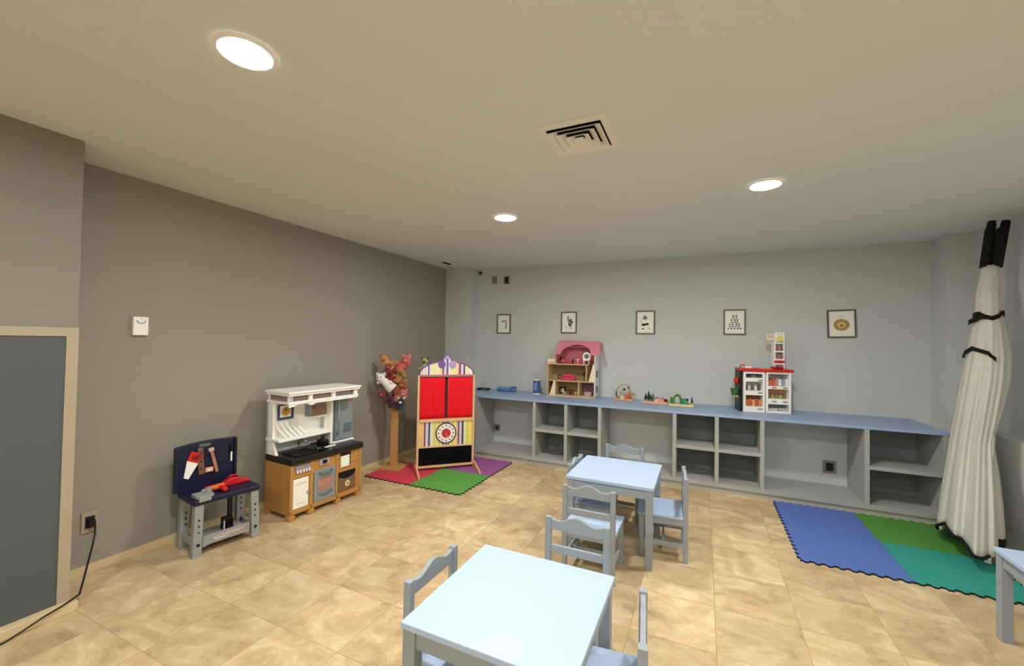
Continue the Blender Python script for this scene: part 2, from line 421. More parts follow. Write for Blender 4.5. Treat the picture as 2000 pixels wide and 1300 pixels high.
# ------------------------------------------------------------------ tables
def make_table(label, loc, h, w=.585, group='small pale blue play tables'):
    t = thing('play_table', label, 'table', loc, 0, group)
    a = w/2
    box(-a,a,-a,a,h-.022,h).build('table_top', M['paint_top'], t, bevel=.003)
    l, i = .044, .008
    for sx in (-1,1):
        for sy in (-1,1):
            x0, y0 = sx*(a-i-l/2), sy*(a-i-l/2)
            box(x0-l/2,x0+l/2,y0-l/2,y0+l/2,0,h-.022).build('leg', M['paint'], t, bevel=.002)
    b, q = a-i-l, a-i
    for s in (-1,1):
        box(-b,b,s*(q-.016)-.009,s*(q-.016)+.009,h-.082,h-.022).build('apron', M['paint'], t)
        box(s*(q-.016)-.009,s*(q-.016)+.009,-b,b,h-.082,h-.022).build('apron', M['paint'], t)
    return t
make_table('pale blue square play table closest to the camera, cut by the bottom edge', (-.605, 1.398, 0), .53)
make_table('pale blue square play table with four chairs, in front of the counter', (-.573, 3.10, 0), .53)
make_table('low pale blue table at the right edge, beside the teal mat', (1.355+.29, 2.985-.29, 0), .45)

# ------------------------------------------------------------------ chairs (face local +y)
def make_chair(label, loc, rz):
    t = thing('child_chair', label, 'chair', loc, rz, 'small grey-blue wooden chairs')
    w, dp, p = .165, .155, .030
    SH, BH = .30, .556
    box(-w-.002, w+.002, -dp+p, dp+.012, SH-.018, SH).build('seat', M['paint_top'], t, bevel=.003)
    for s in (-1,1):
        x = s*(w-p/2)
        box(x-p/2,x+p/2,-dp,-dp+p,0,BH).build('back_post', M['paint'], t, bevel=.002)
        box(x-p/2,x+p/2,dp-p,dp,0,SH-.018).build('leg', M['paint'], t, bevel=.002)
        box(x-.008,x+.008,-dp+p,dp-p,SH-.062,SH-.018).build('side_rail', M['paint'], t)
        box(x-.008,x+.008,-dp+p,dp-p,.095,.125).build('stretcher', M['paint'], t)
    box(-w+p,w-p,dp-p/2-.008,dp-p/2+.008,SH-.062,SH-.018).build('front_rail', M['paint'], t)
    box(-w+p,w-p,-dp+.007,-dp+.023,SH-.062,SH-.018).build('rear_rail', M['paint'], t)
    box(-w+p,w-p,-.008,.008,.098,.122).build('cross_stretcher', M['paint'], t)
    u = w-p; n = 24; pts = []
    for k in range(n+1):
        q = -1+2*k/n
        pts.append((q*u, BH-.016+.030*(.5+.5*math.cos(PI*min(1, abs(q)/.72))) + .008*max(0,(abs(q)-.72)/.28)))
    pts = [(-u, BH-.062)] + pts + [(u, BH-.062)]
    MB().prism(pts, -dp+.006, -dp+.024).build('crest_rail', M['paint'], t, bevel=.0015)
    box(-u,u,-dp+.006,-dp+.024,BH-.178,BH-.140).build('back_slat', M['paint'], t, bevel=.0015)
    return t
ch = make_chair('grey-blue child chair with its back to the camera, pulled out from the far table', (-.638, 2.69, 0), 0)
for loc, rz, lab in (
    ((-.752,3.14,0), -90, 'grey-blue child chair left of the far table, mostly hidden by its top'),
    ((-.62,3.60,0), 180, 'grey-blue child chair behind the far table, against the shelves'),
    ((-.251,3.165,0), 95, 'grey-blue child chair right of the far table, its blue seat in view'),
    ((-.572,1.915,0), 180, 'grey-blue child chair between the two play tables, tucked under the near one'),
    ((-.853,1.42,0), -90, 'grey-blue child chair left of the near table, wavy back over bare floor'),
    ((-.314,1.438,0), 97, 'grey-blue child chair right of the near table, back seen edge-on')):
    dup(ch, loc, rz, lab)

# ------------------------------------------------------------------ foam mats
def wave(s):
    f = (s/.0656) % 1
    return .0105*max(-1, min(1, 3.2*math.sin(2*PI*f)))
def foam(x0, x1, y0, y1, rgb, label, group):
    cx, cy = (x0+x1)/2, (y0+y1)/2
    n = 104
    def wv(s_, a, b): return wave(s_)*max(0, min(1, (min(s_-a, b-s_)-.006)/.008))
    P = []
    for i in range(n): s = x0+(x1-x0)*i/n; P.append((s, y0+wv(s, x0, x1)))
    for i in range(n): s = y0+(y1-y0)*i/n; P.append((x1+wv(s, y0, y1), s))
    for i in range(n): s = x1-(x1-x0)*i/n; P.append((s, y1+wv(s, x0, x1)))
    for i in range(n): s = y1-(y1-y0)*i/n; P.append((x0+wv(s, y0, y1), s))
    e = 1-.0012/(x1-x0)*2
    P = [((p[0]-cx)*e, (p[1]-cy)*e) for p in P]
    t = thing('foam_mat', label, 'mat', (cx, cy, .0005), 0, group)
    MB().prism(P, .010, .0135, axis='z').build('top_layer', mat('foam_'+str(rgb[0]), rgb, .8, .05, 90, bump=.2), t)
    MB().prism(P, 0, .010, axis='z').build('edge_core', mat('foam_core', (20,22,34), .9, .1, 60), t)
GL, GR = 'foam mats under the puppet theatre', 'foam mats by the tent'
foam(-3.245,-2.655,3.36,3.95,(206,62,82),'pink-red interlocking foam mat under the puppet stand',GL)
foam(-2.655,-2.065,3.36,3.95,(90,160,70),'bright green interlocking foam mat in front of the puppet theatre',GL)
foam(-2.655,-2.065,3.95,4.54,(156,90,152),'purple interlocking foam mat right of the puppet theatre',GL)
foam(.605,1.2,3.405,3.992,(84,112,184),'blue interlocking foam mat with two jagged edges on open floor, beside the teal mat',GR)
foam(.605,1.2,3.992,4.575,(84,112,184),'blue interlocking foam mat against the counter base, beside the olive-green mat',GR)
foam(1.2,1.79,3.992,4.575,(80,140,58),'green interlocking foam mat tucked under the tent by the counter',GR)
foam(1.2,1.79,3.405,3.992,(44,150,138),'teal interlocking foam mat in front of the tent',GR)

# ------------------------------------------------------------------ toy workbench (front = local -y)
wb = thing('toy_workbench', 'navy toy workbench with grey legs and raised tool board, against the taupe wall', 'toy workbench', (-3.135, 1.835, 0), 81)
for x in (-.165, .175):
    for y in (-.12, .095):
        s = 1 if x > 0 else -1; f = -1 if y < 0 else 1
        mb = MB(); a = .026
        rs = []
        for z, e in ((0, .012), (.02, .010), (.34, 0)):
            rs.append([(x+s*e-a, y+f*e-a, z), (x+s*e+a, y+f*e-a, z), (x+s*e+a, y+f*e+a, z), (x+s*e-a, y+f*e+a, z)])
        leg = mb.rings(rs).build('leg', M['grey'], wb, bevel=.004)
        yb = -.1495 if f < 0 else y-a-.001
        for z in (.16, .20, .24): MB().cone((x+s*.003, yb, z), (x+s*.003, yb-.003, z), .006, .006, 8).build('bolt_hole', M['black'], leg)
        MB().cone((x+s*.006, yb-.004, .08), (x+s*.006, yb-.009, .08), .010, .010, 10).build('bolt_head', M['black'], leg)
ap = [(-.14,.045),(-.10,.055),(.11,.055),(.15,.045),(.15,.118),(-.14,.118)]
fp = MB().prism(ap, -.140, -.122).build('front_board', M['grey'], wb, bevel=.003)
wi, ri_ = mat('white_ink', (240,225,210), .5), mat('red_ink', (196,48,40), .5)
text_part('CRAFTSMAN', 'lettering', ri_, fp, .0285, (.030,-.1407,.0905), (PI/2,0,0), .0006, .25)
text_part('CRAFTSMAN', 'lettering', wi, fp, .0275, (.029,-.1413,.0915), (PI/2,0,0), .0006, .25)
MB().tube([(-.045,-.1405,.092),(-.062,-.1405,.096),(-.075,-.1405,.088),(-.066,-.1405,.078),(-.03,-.1405,.079),(.02,-.1405,.074)], [.0015,.002,.0025,.0025,.002,.0012], 6).build('swoosh', wi, fp)
box(-.15,.16,-.12,.11,.055,.07).build('lower_shelf', M['grey'], wb, bevel=.003)
for s in (-.178,.188): box(s-.007,s+.007,-.10,.08,.06,.10).build('side_board', M['grey'], wb)
MB().box(-.205,.208,-.158,.125,.337,.378).build('worktop', M['navy'], wb, bevel=.012)
arc = [(-.232,.372)]+[(-.232+.378*k/12, .672+.034*math.sin(PI*(.12+.88*min(1,k/9.5)/1.0*.62))) for k in range(13)]+[(.146,.372)]
bb = MB().prism(arc, .095, .128).build('tool_board', M['navy'], wb, bevel=.006)
fr = MB().box(-.232,-.214,.078,.097,.378,.675).box(.128,.146,.078,.097,.378,.700)
fr.build('board_rim', M['navy'], bb, bevel=.004)
box(-.095,-.025,.0935,.0955,.668,.690).build('carry_handle', mat('grey_green_slot', (96,104,96), .6), bb, bevel=.0)
vs = MB().box(-.185,-.085,-.15,-.06,.378,.40).box(-.175,-.105,-.165,-.15,.36,.40).lathe([(.018,0),(.018,.03),(.009,.03),(.009,.04)],12,(-.10,-.10,.39))
vs.build('vise', M['grey'], wb, bevel=.002)
RB = Matrix.Translation((-3.135,1.835,0)) @ Matrix.Rotation(math.radians(81),4,'Z')
def on_bench(name, label, cat, lx, ly, lz, group='toy tools on the workbench'):
    p = RB @ Vector((lx, ly, lz)); return thing(name, label, cat, p, 81, group)
t = on_bench('toy_saw', 'toy hand saw with red handle and white blade on the tool board', 'toy tool', -.15, .093, .56)
q = Matrix.Rotation(math.radians(26),4,'Y')
MB().prism([(-.028,.02),(.045,.02),(.042,.085),(-.035,.085)], -.016, 0, q).build('handle', M['red'], t, bevel=.004)
MB().prism([(-.012,.036),(.026,.036),(.024,.066),(-.015,.066)], -.018, -.015, q).build('grip_hole', mat('dark_red', (120,18,20), .5), t)
MB().prism([(-.028,.02),(.045,.02),(.038,-.092),(.008,-.092)], -.011, -.004, q).build('blade', M['white'], t)
t = on_bench('toy_level', 'brown toy ruler leaning on the tool board beside the saw', 'toy tool', -.085, .093, .57)
q = Matrix.Rotation(math.radians(-4),4,'Y')
MB().box(-.017,.017,-.016,0,-.095,.095,q).build('bar', mat('brown_wood_plastic', (120,84,66), .5), t, bevel=.003)
h = MB()
for z in (-.05,.0,.06): h.cone((0,-.017,z),(0,-.019,z),.006,.006,8)
h.build('hole', M['black'], t)
t = on_bench('toy_hammer', 'toy hammer with pale head hanging at the middle of the tool board', 'toy tool', -.005, .093, .56)
q = Matrix.Rotation(math.radians(-14),4,'Y')
MB().box(-.010,.010,-.018,0,-.09,.07,q).build('handle', mat('tan_handle', (176,128,104), .5), t, bevel=.004)
MB().box(-.017,.017,-.022,0,.07,.095,q).build('head', mat('pale_head', (196,176,164), .5), t, bevel=.004)
t = on_bench('toy_screw_box', 'small pink and cream toy piece on the tool board below the hammer', 'toy tool', -.035, .093, .50)
box(-.025,.025,-.022,0,-.016,.016).build('case', mat('salmon', (226,150,134), .5), t, bevel=.004)
box(-.014,.014,-.024,-.021,-.008,.010).build('sticker', M['cream'], t)
t = on_bench('toy_screwdriver', 'dark toy screwdriver with white shaft at the right of the tool board', 'toy tool', .108, .093, .58)
MB().cone((0,-.01,.02),(0,-.01,.08),.008,.012,10).build('handle', M['black'], t)
MB().cone((0,-.01,-.05),(0,-.01,.02),.006,.006,8).build('shaft', M['white'], t)
t = on_bench('toy_drill', 'orange-red toy drill lying at the centre of the navy worktop', 'toy tool', -.04, -.05, .378)
MB().cone((-.05,0,.022),(.05,.01,.022),.018,.022,12).build('motor_body', M['orange'], t, smooth='auto')
MB().box(.015,.045,-.085,-.005,.006,.034).build('grip', M['red'], t, bevel=.008)
MB().cone((-.085,-.002,.022),(-.05,0,.022),.006,.013,10).build('chuck', M['grey'], t)
t = on_bench('toy_planer', 'red toy power tool lying at the right of the navy worktop', 'toy tool', .10, .0, .378)
MB().prism([(-.075,0),(.085,0),(.10,.012),(.075,.028),(.04,.03),(.02,.05),(-.03,.056),(-.06,.04),(-.085,.02)], -.025, .025).build('body', M['red'], t, bevel=.008)
MB().tube([(-.045,0,.04),(-.03,0,.066),(.005,0,.066),(.02,0,.045)], .009).build('grip', mat('dark_red_grip', (150,26,26), .5), t, smooth=True)
t = on_bench('toy_pliers', 'orange and dark toy pliers lying flat between the drill and the board', 'toy tool', .0, .03, .378)
MB().tube([(-.07,-.02,.008),(-.02,0,.01),(.05,.02,.008)], .008).tube([(-.07,.02,.008),(-.02,0,.012),(.05,-.015,.008)], .008).build('jaws', M['red'], t, smooth=True)
MB().cone((-.02,0,.0),(-.02,0,.022),.012,.012,10).build('pivot', M['black'], t)
t = on_bench('toy_jigsaw', 'black upright toy tool standing on the lower shelf of the workbench', 'toy tool', .06, .0, .0705, 'toy tools on the workbench')
MB().box(-.035,.03,-.03,.03,0,.085).build('body', M['black'], t, bevel=.008)
MB().box(.0,.028,-.014,.014,.085,.26).build('mast', M['black'], t, bevel=.004)
MB().box(-.034,-.028,-.032,-.028,.01,.07).build('trim_strip', M['white'], t)

# ------------------------------------------------------------------ toy kitchen (front = local -y)
kt = thing('toy_kitchen', 'white and caramel plastic toy kitchen standing against the taupe wall', 'toy kitchen', (-3.105, 2.625, 0), 86)
BR = M['brown_plastic']
cb = MB().box(-.345,.347,-.165,.175,.035,.437)
base = cb.build('cabinet', BR, kt, bevel=.008)
f = MB()
for x0, x1 in ((-.349,-.325),(-.175,-.145),(.075,.10),(.325,.351)): f.box(x0, x1, -.176, -.16, .035, .437)
f.box(-.349,.351,-.172,-.16,.330,.345).box(-.349,.351,-.176,-.16,.045,.078)
f.build('face_frame', BR, base, bevel=.004)
for x in (-.325,-.155,.105,.325): MB().box(x-.026,x+.026,-.178,-.12,0,.038).build('foot', BR, kt, bevel=.006)
for x in (-.325,.325): MB().box(x-.026,x+.026,.11,.17,0,.038).build('foot', BR, kt, bevel=.006)
MB().box(-.352,.366,-.19,.178,.437,.490).build('counter', M['counter_black'], kt, bevel=.014)
sk = MB().box(-.26,-.10,-.13,.03,.489,.497); sk.box(-.285,-.08,-.15,-.13,.489,.502).box(-.285,-.08,.03,.05,.489,.502).box(-.285,-.26,-.13,.03,.489,.502).box(-.10,-.08,-.13,.03,.489,.502)
sk.build('sink', M['black'], kt, bevel=.004)
MB().tube([(-.12,.07,.49),(-.12,.07,.555),(-.115,.045,.575),(-.105,.01,.572),(-.10,-.01,.555)], .011).box(-.14,-.10,.055,.085,.488,.50).build('faucet', M['silver'], kt, smooth='auto')
MB().lathe([(.0,0),(.055,0),(.055,.006),(.0,.006)],20,(.05,-.02,.489)).build('burner', M['silver'], kt)
# upper part
W = M['white']
MB().box(-.345,.335,.14,.172,.488,.97).build('back_panel', W, kt, bevel=.004)
side = [(.172,.488),(.03,.488),(.05,.52),(.085,.60),(.085,.93),(.172,.93)]
for x in (-.345, .141): MB().prism(side, x, x+.022, axis='x').build('side_panel', W, kt, bevel=.003)
MB().prism([(.172,.60),(-.02,.60),(-.02,.622),(.172,.622)], -.352, .145, axis='x').build('lower_shelf', W, kt, bevel=.004)
cr = MB().box(-.352,.340,-.13,.172,.918,.937).box(-.358,.345,-.145,.172,.985,1.003).box(-.366,.352,-.155,.172,1.003,1.02)
for x in (-.345,-.165,.06,.30): cr.box(x-.002,x+.03,-.128,-.10,.937,.985)
for y in (-.128,.14): cr.box(-.345,-.318,y,y+.028,.937,.985)
cn = cr.build('crown', W, kt, bevel=.003)
box(-.335,.328,-.095,.165,.937,.985).build('crown_window', mat('mauve_print', (150,128,126), .6, .2, 20), cn)
vl = [(-.345,.918),(-.345,.895)]+[(-.30+.135*k/8, .898+.022*math.sin(PI*k/8)) for k in range(9)]+[(-.155,.893),(-.13,.893),(-.11,.905),(.33,.908),(.33,.918)]
MB().prism(vl, -.128, -.112).build('valance', W, cn, bevel=.002)
ck = MB().box(-.275,-.135,.125,.141,.755,.885).build('clock_panel', mat('dusk_blue', (70,84,120), .5), kt, bevel=.003)
MB().box(-.262,-.165,.119,.126,.778,.875).build('clock_face', W, ck, bevel=.006)
MB().cone((-.212,.119,.828),(-.212,.115,.828),.038,.038,20).build('dial', mat('ochre', (204,160,92), .5, .2, 40), ck)
MB().box(-.215,-.209,.112,.115,.828,.858).box(-.235,-.212,.112,.115,.840,.846).build('clock_hand', M['black'], ck)
mv = MB().box(-.02,.235,.06,.145,.758,.868).build('microwave', M['silver'], kt, bevel=.006)
MB().box(.0,.135,.056,.061,.772,.855).build('window', mat('food_print', (150,118,92), .4, .5, 35), mv)
MB().box(.155,.225,.056,.061,.772,.855).build('keypad', mat('keypad_print', (100,104,108), .4, .3, 60), mv)
MB().box(-.03,.24,.05,.172,.742,.758).build('microwave_shelf', W, kt, bevel=.003)
for k in range(5):
    x = -.305+.045*k; pts = []
    for i in range(9):
        z = .625+.125*i/8; pts.append((x+.030*(1-math.sin(PI*i/16)), .0+.11*math.sin(PI*i/16), z))
    MB().tube(pts, .010, 8).build('plate_rack_rib', W, kt, smooth=True)
fg = MB().box(.163,.385,.0,.14,.505,.915).build('fridge', M['silver_dark'], kt, bevel=.008)
MB().box(.19,.383,-.012,.002,.512,.908).build('fridge_door', M['silver'], fg, bevel=.006)
MB().tube([(.205,-.012,.56),(.205,-.03,.60),(.205,-.034,.72),(.205,-.03,.84),(.205,-.012,.88)], .009).build('handle', M['silver'], fg, smooth=True)
MB().box(.275,.365,-.016,-.011,.575,.660).build('ice_dispenser', M['silver_dark'], fg, bevel=.004)
em = MB()
for a in range(4): em.box(-.016,.016,-.0145,-.0125,-.002,.002, Matrix.Translation((.355,0,.875)) @ Matrix.Rotation(PI*a/4,4,'Y'))
em.build('red_emblem', mat('red_emblem', (214,70,76), .5), fg)
MB().box(.155,.395,-.02,.16,.489,.505).build('fridge_plinth', W, kt, bevel=.004)
MB().box(.141,.163,-.005,.16,.489,.92).build('fridge_side', W, kt, bevel=.003)
# front details
dr = MB().box(-.32,-.185,-.172,-.16,.082,.318).build('cupboard_door', W, kt, bevel=.005)
MB().ball((-.195,-.180,.195),.011).build('knob', M['silver'], dr, smooth=True)
MB().box(-.305,-.2,-.1735,-.172,.275,.282).box(-.29,-.215,-.1735,-.172,.118,.122).build('door_line', mat('faint_grey', (206,202,190), .6), dr)
cu = MB().box(-.305,-.175,-.176,-.16,.362,.422).build('cutlery_drawer', mat('lavender_plastic', (150,140,158), .5, .1, 20), kt, bevel=.008)
for k in range(5):
    x = -.288+.026*k; MB().box(x-.005,x+.005,-.179,-.175,.364,.392).build('cutlery', M['white'], cu)
ov = MB().box(-.138,.07,-.178,-.16,.078,.345).build('oven_door', M['silver'], kt, bevel=.006)
MB().box(-.105,.035,-.181,-.177,.165,.268).build('window', mat('roast_print', (178,134,116), .35, .6, 40), ov)
MB().tube([(-.10,-.178,.318),(-.07,-.198,.308),(.0,-.198,.306),(.03,-.178,.316)], .008).build('handle', M['silver_dark'], ov, smooth=True)
MB().tube([(-.10,-.178,.145),(-.035,-.190,.128),(.035,-.178,.145)], .006).build('towel_rail', M['silver_dark'], ov, smooth=True)
cp = MB().box(-.088,.006,-.176,-.16,.375,.432).build('oven_display', mat('lavender_panel', (176,158,170), .5), kt, bevel=.003)
MB().box(-.062,-.018,-.178,-.175,.388,.418).build('screen', M['black'], cp)
ph = MB().box(.125,.235,-.172,-.16,.315,.43).build('phone_recess', M['black'], kt, bevel=.008)
nt_ = MB().box(.122,.215,-.178,-.171,.308,.405).build('note_pad', M['paper'], kt)
MB().box(.13,.136,-.1795,-.1775,.388,.394).box(.2,.206,-.1795,-.1775,.388,.394).box(.2,.206,-.1795,-.1775,.318,.324).box(.13,.136,-.1795,-.1775,.318,.324).build('note_pin', M['black'], nt_)
rc = MB().box(.10,.288,-.1705,-.16,.095,.262).build('cubby', M['dark'], kt)
bk_ = [(.104,.10),(.284,.10),(.286,.225),(.25,.205),(.195,.198),(.14,.205),(.104,.225)]
bs = MB().prism(bk_, -.180, -.165).build('basket', mat('brown_basket', (122,92,66), .6, .2, 60), kt, bevel=.003)
fl = MB()
for k in range(7): fl.ball((.195+.018*math.cos(2*PI*k/7), -.181, .155+.018*math.sin(2*PI*k/7)), .011, (1,.3,1), 8)
fl.build('flower_emblem', mat('flower_yellow', (226,214,140), .6), bs)
MB().ball((.195,-.183,.155),.009,(1,.4,1),8).build('flower_centre', mat('flower_brown', (120,90,60), .6), bs)
for x0, x1 in ((-.29,-.19),(-.11,.06),(.14,.29)): pass
RK = Matrix.Translation((-3.105,2.625,0)) @ Matrix.Rotation(math.radians(86),4,'Z')
pn = thing('toy_pot', 'black toy pot standing on the burner of the toy kitchen', 'toy pot', RK @ Vector((.05,-.02,.4955)), 86)
MB().lathe([(.0,0),(.042,0),(.05,.01),(.052,.05),(.047,.05),(.045,.012),(.0,.008)],20).build('pot', M['black'], pn, smooth='auto')
MB().lathe([(.0,.06),(.02,.058),(.05,.048),(.05,.052),(.02,.064),(.008,.068),(.010,.082),(.0,.086)],20).build('lid', M['black'], pn, smooth='auto')
MB().tube([(-.05,0,.035),(-.10,-.01,.045),(-.13,-.015,.045)], .009).build('handle', M['black'], pn, smooth=True)
pn = thing('toy_pan', 'black toy frying pan beside the sink of the toy kitchen', 'toy pan', RK @ Vector((-.045,-.115,.4905)), 86)
MB().lathe([(.0,0),(.035,0),(.046,.018),(.043,.018),(.034,.004),(.0,.004)],20).build('pan', M['black'], pn, smooth='auto')
MB().tube([(.04,-.005,.014),(.09,-.02,.022),(.13,-.03,.022)], .007).build('handle', M['white'], pn, smooth=True)

# ------------------------------------------------------------------ puppet theatre (front = local -y)
th = thing('puppet_theatre', 'wooden puppet theatre with red curtains and striped panels in the corner', 'puppet theatre', (-2.62, 3.94, .0142), 44.6)
WD, WX = M['birch'], M['birch_x']
for s in (-1,1):
    box(s*.312-.012,s*.312+.012,-.014,.014,.03,1.05).build('side_post', WD, th, bevel=.002)
    MB().prism([(-.29,0),(.22,0),(.22,.02),(.05,.07),(-.05,.07),(-.29,.025)], s*.325-.009, s*.325+.009, axis='x').build('foot', WD, th, bevel=.002)
box(-.30,.30,-.012,.012,.03,.055).build('bottom_rail', WX, th)
box(-.30,.30,-.004,.008,.055,.25).build('blackboard', M['blackboard'], th)
box(-.30,.30,-.012,.012,.25,.268).build('middle_rail', WX, th)
Y_,Or,Pu,La,Na,Gr,Cr,Wh,Pk = (232,216,96),(240,190,138),(110,66,104),(222,208,228),(70,72,110),(226,232,196),(242,226,170),(246,240,232),(232,176,168)
stp = [(-.30,Y_),(-.285,Or),(-.245,Pu),(-.228,La),(-.198,Na),(-.178,Wh),(-.165,Gr),(-.14,Y_),(-.115,Cr),(-.09,Y_),(-.06,Cr),(-.042,Pu),(-.028,La),(-.004,Na),(.008,La),(.022,Pu),(.034,Cr),(.06,Y_),(.09,Cr),(.115,Or),(.135,Pu),(.152,La),(.178,Na),(.20,Gr),(.228,Y_),(.26,(238,226,120)),(.285,Y_)]
pnl = box(-.30,.30,-.006,.006,.268,.532).build('striped_panel', stripes('panel_stripes', stp, .30), th)
dial = MB().cone((0,-.004,.403),(0,-.012,.403),.118,.118,36).build('clock_rim', mat('grey_violet', (72,66,80), .5), pnl)
MB().cone((0,-.012,.403),(0,-.0135,.403),.104,.104,36).build('clock_face', mat('clock_white', (244,238,232), .6, .01), pnl)
st = [((.058 if k%2 == 0 else .044)*math.cos(2*PI*k/28), .403+(.058 if k%2 == 0 else .044)*math.sin(2*PI*k/28)) for k in range(28)]
MB().prism(st, -.0155, -.0135).build('clock_star', mat('star_red', (196,44,56), .6, .2, 30), pnl)
MB().prism([(-.006,.403),(.0,.35),(.018,.372),(.012,.41)], -.017, -.0155).build('clock_hand', M['orange'], pnl)
hm_ = mat('hour_grey', (96,86,96), .6)
for k in range(12):
    a = 2*PI*k/12; MB().box(-.006,.006,-.0147,-.0135,-.008,.008, Matrix.Translation((.083*math.cos(a),0,.403+.083*math.sin(a))) @ Matrix.Rotation(-a,4,'Y')).build('hour_mark', hm_, pnl)
box(-.30,.30,-.022,.022,.532,.566).build('stage_sill', WX, th, bevel=.003)
MB().cone((-.30,.0,1.025),(.30,.0,1.025),.006,.006,10).build('curtain_rod', M['maroon'], th)
for x0, x1 in ((-.295,-.022),(.018,.295)):
    n = 60; fr_, bk2 = [], []
    rows = []
    for j in range(9):
        z = 1.022-.454*j/8; row = []
        for i in range(n+1):
            u = i/n; amp = .0028+.0025*j/8
            row.append((x0+(x1-x0)*u, -.006+amp*math.sin(u*PI*2*5+.2*j*math.sin(u*9)), z))
        rows.append(row)
    mb = MB(); mb.rings(rows, cap=False, closed=False)
    o = mb.build('curtain', M['curtain_red'], th, smooth=True)
    sm = o.modifiers.new('thick', 'SOLIDIFY'); sm.thickness = .003
box(-.022,.018,.028,.032,.566,1.02).build('rear_cloth', mat('maroon_cloth', (110,30,36), .9), th)
# header: a shaped striped board with purple edging and two scrolls
top = []
for k in range(61):
    x = -.30+.60*k/60; q = abs(x)/.30
    z = 1.05+.15*math.sqrt(max(0, 1-(x/.308)**2))
    if abs(x) < .042: z = 1.215+math.sqrt(max(0, .042**2-x*x))*1.3
    top.append((x, z))
hst = [(-.30,Wh),(-.285,Pk),(-.268,Wh),(-.252,La),(-.23,Wh),(-.215,Na),(-.20,La),(-.185,Wh),(-.165,(236,232,170)),(-.115,Wh),(-.10,Cr),(-.055,Pu),(-.038,La),(-.008,(100,92,168)),(.012,Wh),(.035,(238,234,180)),(.08,Cr),(.115,Or),(.135,Pu),(.155,La),(.175,Wh),(.185,Na),(.205,Wh),(.225,Cr),(.255,Wh)]
hd = MB().prism([(-.30,1.05)]+top+[(.30,1.05)], -.006, .006).build('header', stripes('header_stripes', hst, .30), th)
eg = MB().tube([(p[0], 0, p[1]+.004) for p in [(-.302,1.055)]+top+[(.302,1.055)]], .009, 8)
eg.build('header_edge', M['purple'], hd, smooth=True)
for s in (-1,1):
    MB().cone((s*.062,-.004,1.172),(s*.062,-.014,1.172),.042,.042,24).build('scroll', M['lilac'] if s > 0 else M['purple'], hd)
MB().ball((0,-.006,1.245),.026,(1,.4,1),14).build('finial', M['lilac'], hd, smooth=True)
box(-.302,.302,-.014,.014,1.036,1.056).build('header_rail', mat('dusty_pink', (196,120,130), .5), th)

# ------------------------------------------------------------------ puppet stand and puppets
SX, SY = -3.155, 3.71
sd = thing('puppet_stand', 'honey-coloured wooden puppet stand with square foot on the pink-red mat', 'puppet stand', (SX, SY, .0142), 12)
box(-.125,.125,-.125,.125,0,.022).build('foot_plate', M['pine'], sd, bevel=.003)
box(-.038,.038,-.022,.022,.022,1.21).build('post', M['pine'], sd, bevel=.003)
RT = Vector((.9077,.4193,0)); FW = Vector((-.42,.907,0))
def puppet(name, label, u0, z0, u1, z1, d0, d1, rgb, rgb2=None, s=1.0, ears='round', base=Vector((SX,SY,0))):
    """glove puppet slid over a peg: hem at (u0,z0), head at (u1,z1); u runs to the right seen from the room, d towards the room"""
    a = base + RT*u0 - FW*d0 + Vector((0,0,z0)); b = base + RT*u1 - FW*d1 + Vector((0,0,z1))
    t = thing(name, label, 'puppet', a, 0, 'plush puppets on the puppet stand')
    v = b-a; L = v.length; ax = v.normalized()
    mt = mat(name+'_plush', rgb, .95, .16, 40, bump=.6, sheen=.3); m2 = mat(name+'_trim', rgb2 or tuple(int(c*.7) for c in rgb), .95, .12, 40, bump=.5)
    q = ax.to_track_quat('Z','Y').to_matrix()
    prof = [(.052*s,0),(.056*s,.01),(.046*s,L*.35),(.036*s,L*.7),(.026*s,L*.9)]
    rs = []
    for r, h in prof:
        rs.append([ax*h + q @ Vector((r*(1+.06*math.sin(5*k))*math.cos(2*PI*k/16), r*(1+.06*math.cos(4*k))*math.sin(2*PI*k/16), 0)) for k in range(16)])
    MB().rings(rs).build('body', mt, t, smooth=True)
    hc = v
    hd = MB().ball(hc, .044*s, (1,.95,1.0), 16).build('head', mt, t, smooth=True)
    face = -FW
    for sg in (-1,1):
        e = hc + RT*sg*.034*s + Vector((0,0,.036*s))
        if ears == 'round': MB().ball(e, .017*s, (1,.6,1), 10).build('ear', m2, hd, smooth=True)
        elif ears == 'long': MB().ball(e+Vector((0,0,.02*s)), .014*s, (1,.6,2.6), 10).build('ear', m2, hd, smooth=True)
        else: MB().cone(e-Vector((0,0,.008)), e+RT*sg*.008+Vector((0,0,.026*s)), .015*s, .002, 8).build('ear', m2, hd, smooth=True)
        p = a-a+ax*L*.62
        MB().tube([p+RT*sg*.025*s, p+RT*sg*.055*s+face*.02+Vector((0,0,.004)), p+RT*sg*.075*s+face*.03-Vector((0,0,.012))], [.016*s,.015*s,.012*s], 10).build('arm', mt, t, smooth=True)
        MB().ball(hc+face*.040*s+RT*sg*.015*s+Vector((0,0,.010*s)), .0055*s, (1,1,1), 8).build('eye', M['black'], hd, smooth=True)
    MB().ball(hc+face*.040*s-Vector((0,0,.010*s)), .018*s, (1.1,.9,.8), 10).build('muzzle', m2, hd, smooth=True)
    pg = MB().cone(base+Vector((0,0,z0-.0))+RT*0-FW*.0-Vector(sd.location)*0, a+ax*.06, .007, .007, 8)
    return pg
pegs = []
P = lambda *a, **k: pegs.append(puppet(*a, **k))
P('lion_puppet','tan orange puppet with round head at the top left of the stand', -.04,1.12,-.118,1.235, .03,.05, (206,150,84),(170,96,52))
P('parrot_puppet','pinkish red puppet at the top right of the stand', .05,1.10,.128,1.235, .03,.05, (206,92,96),(226,150,140),s=1.1)
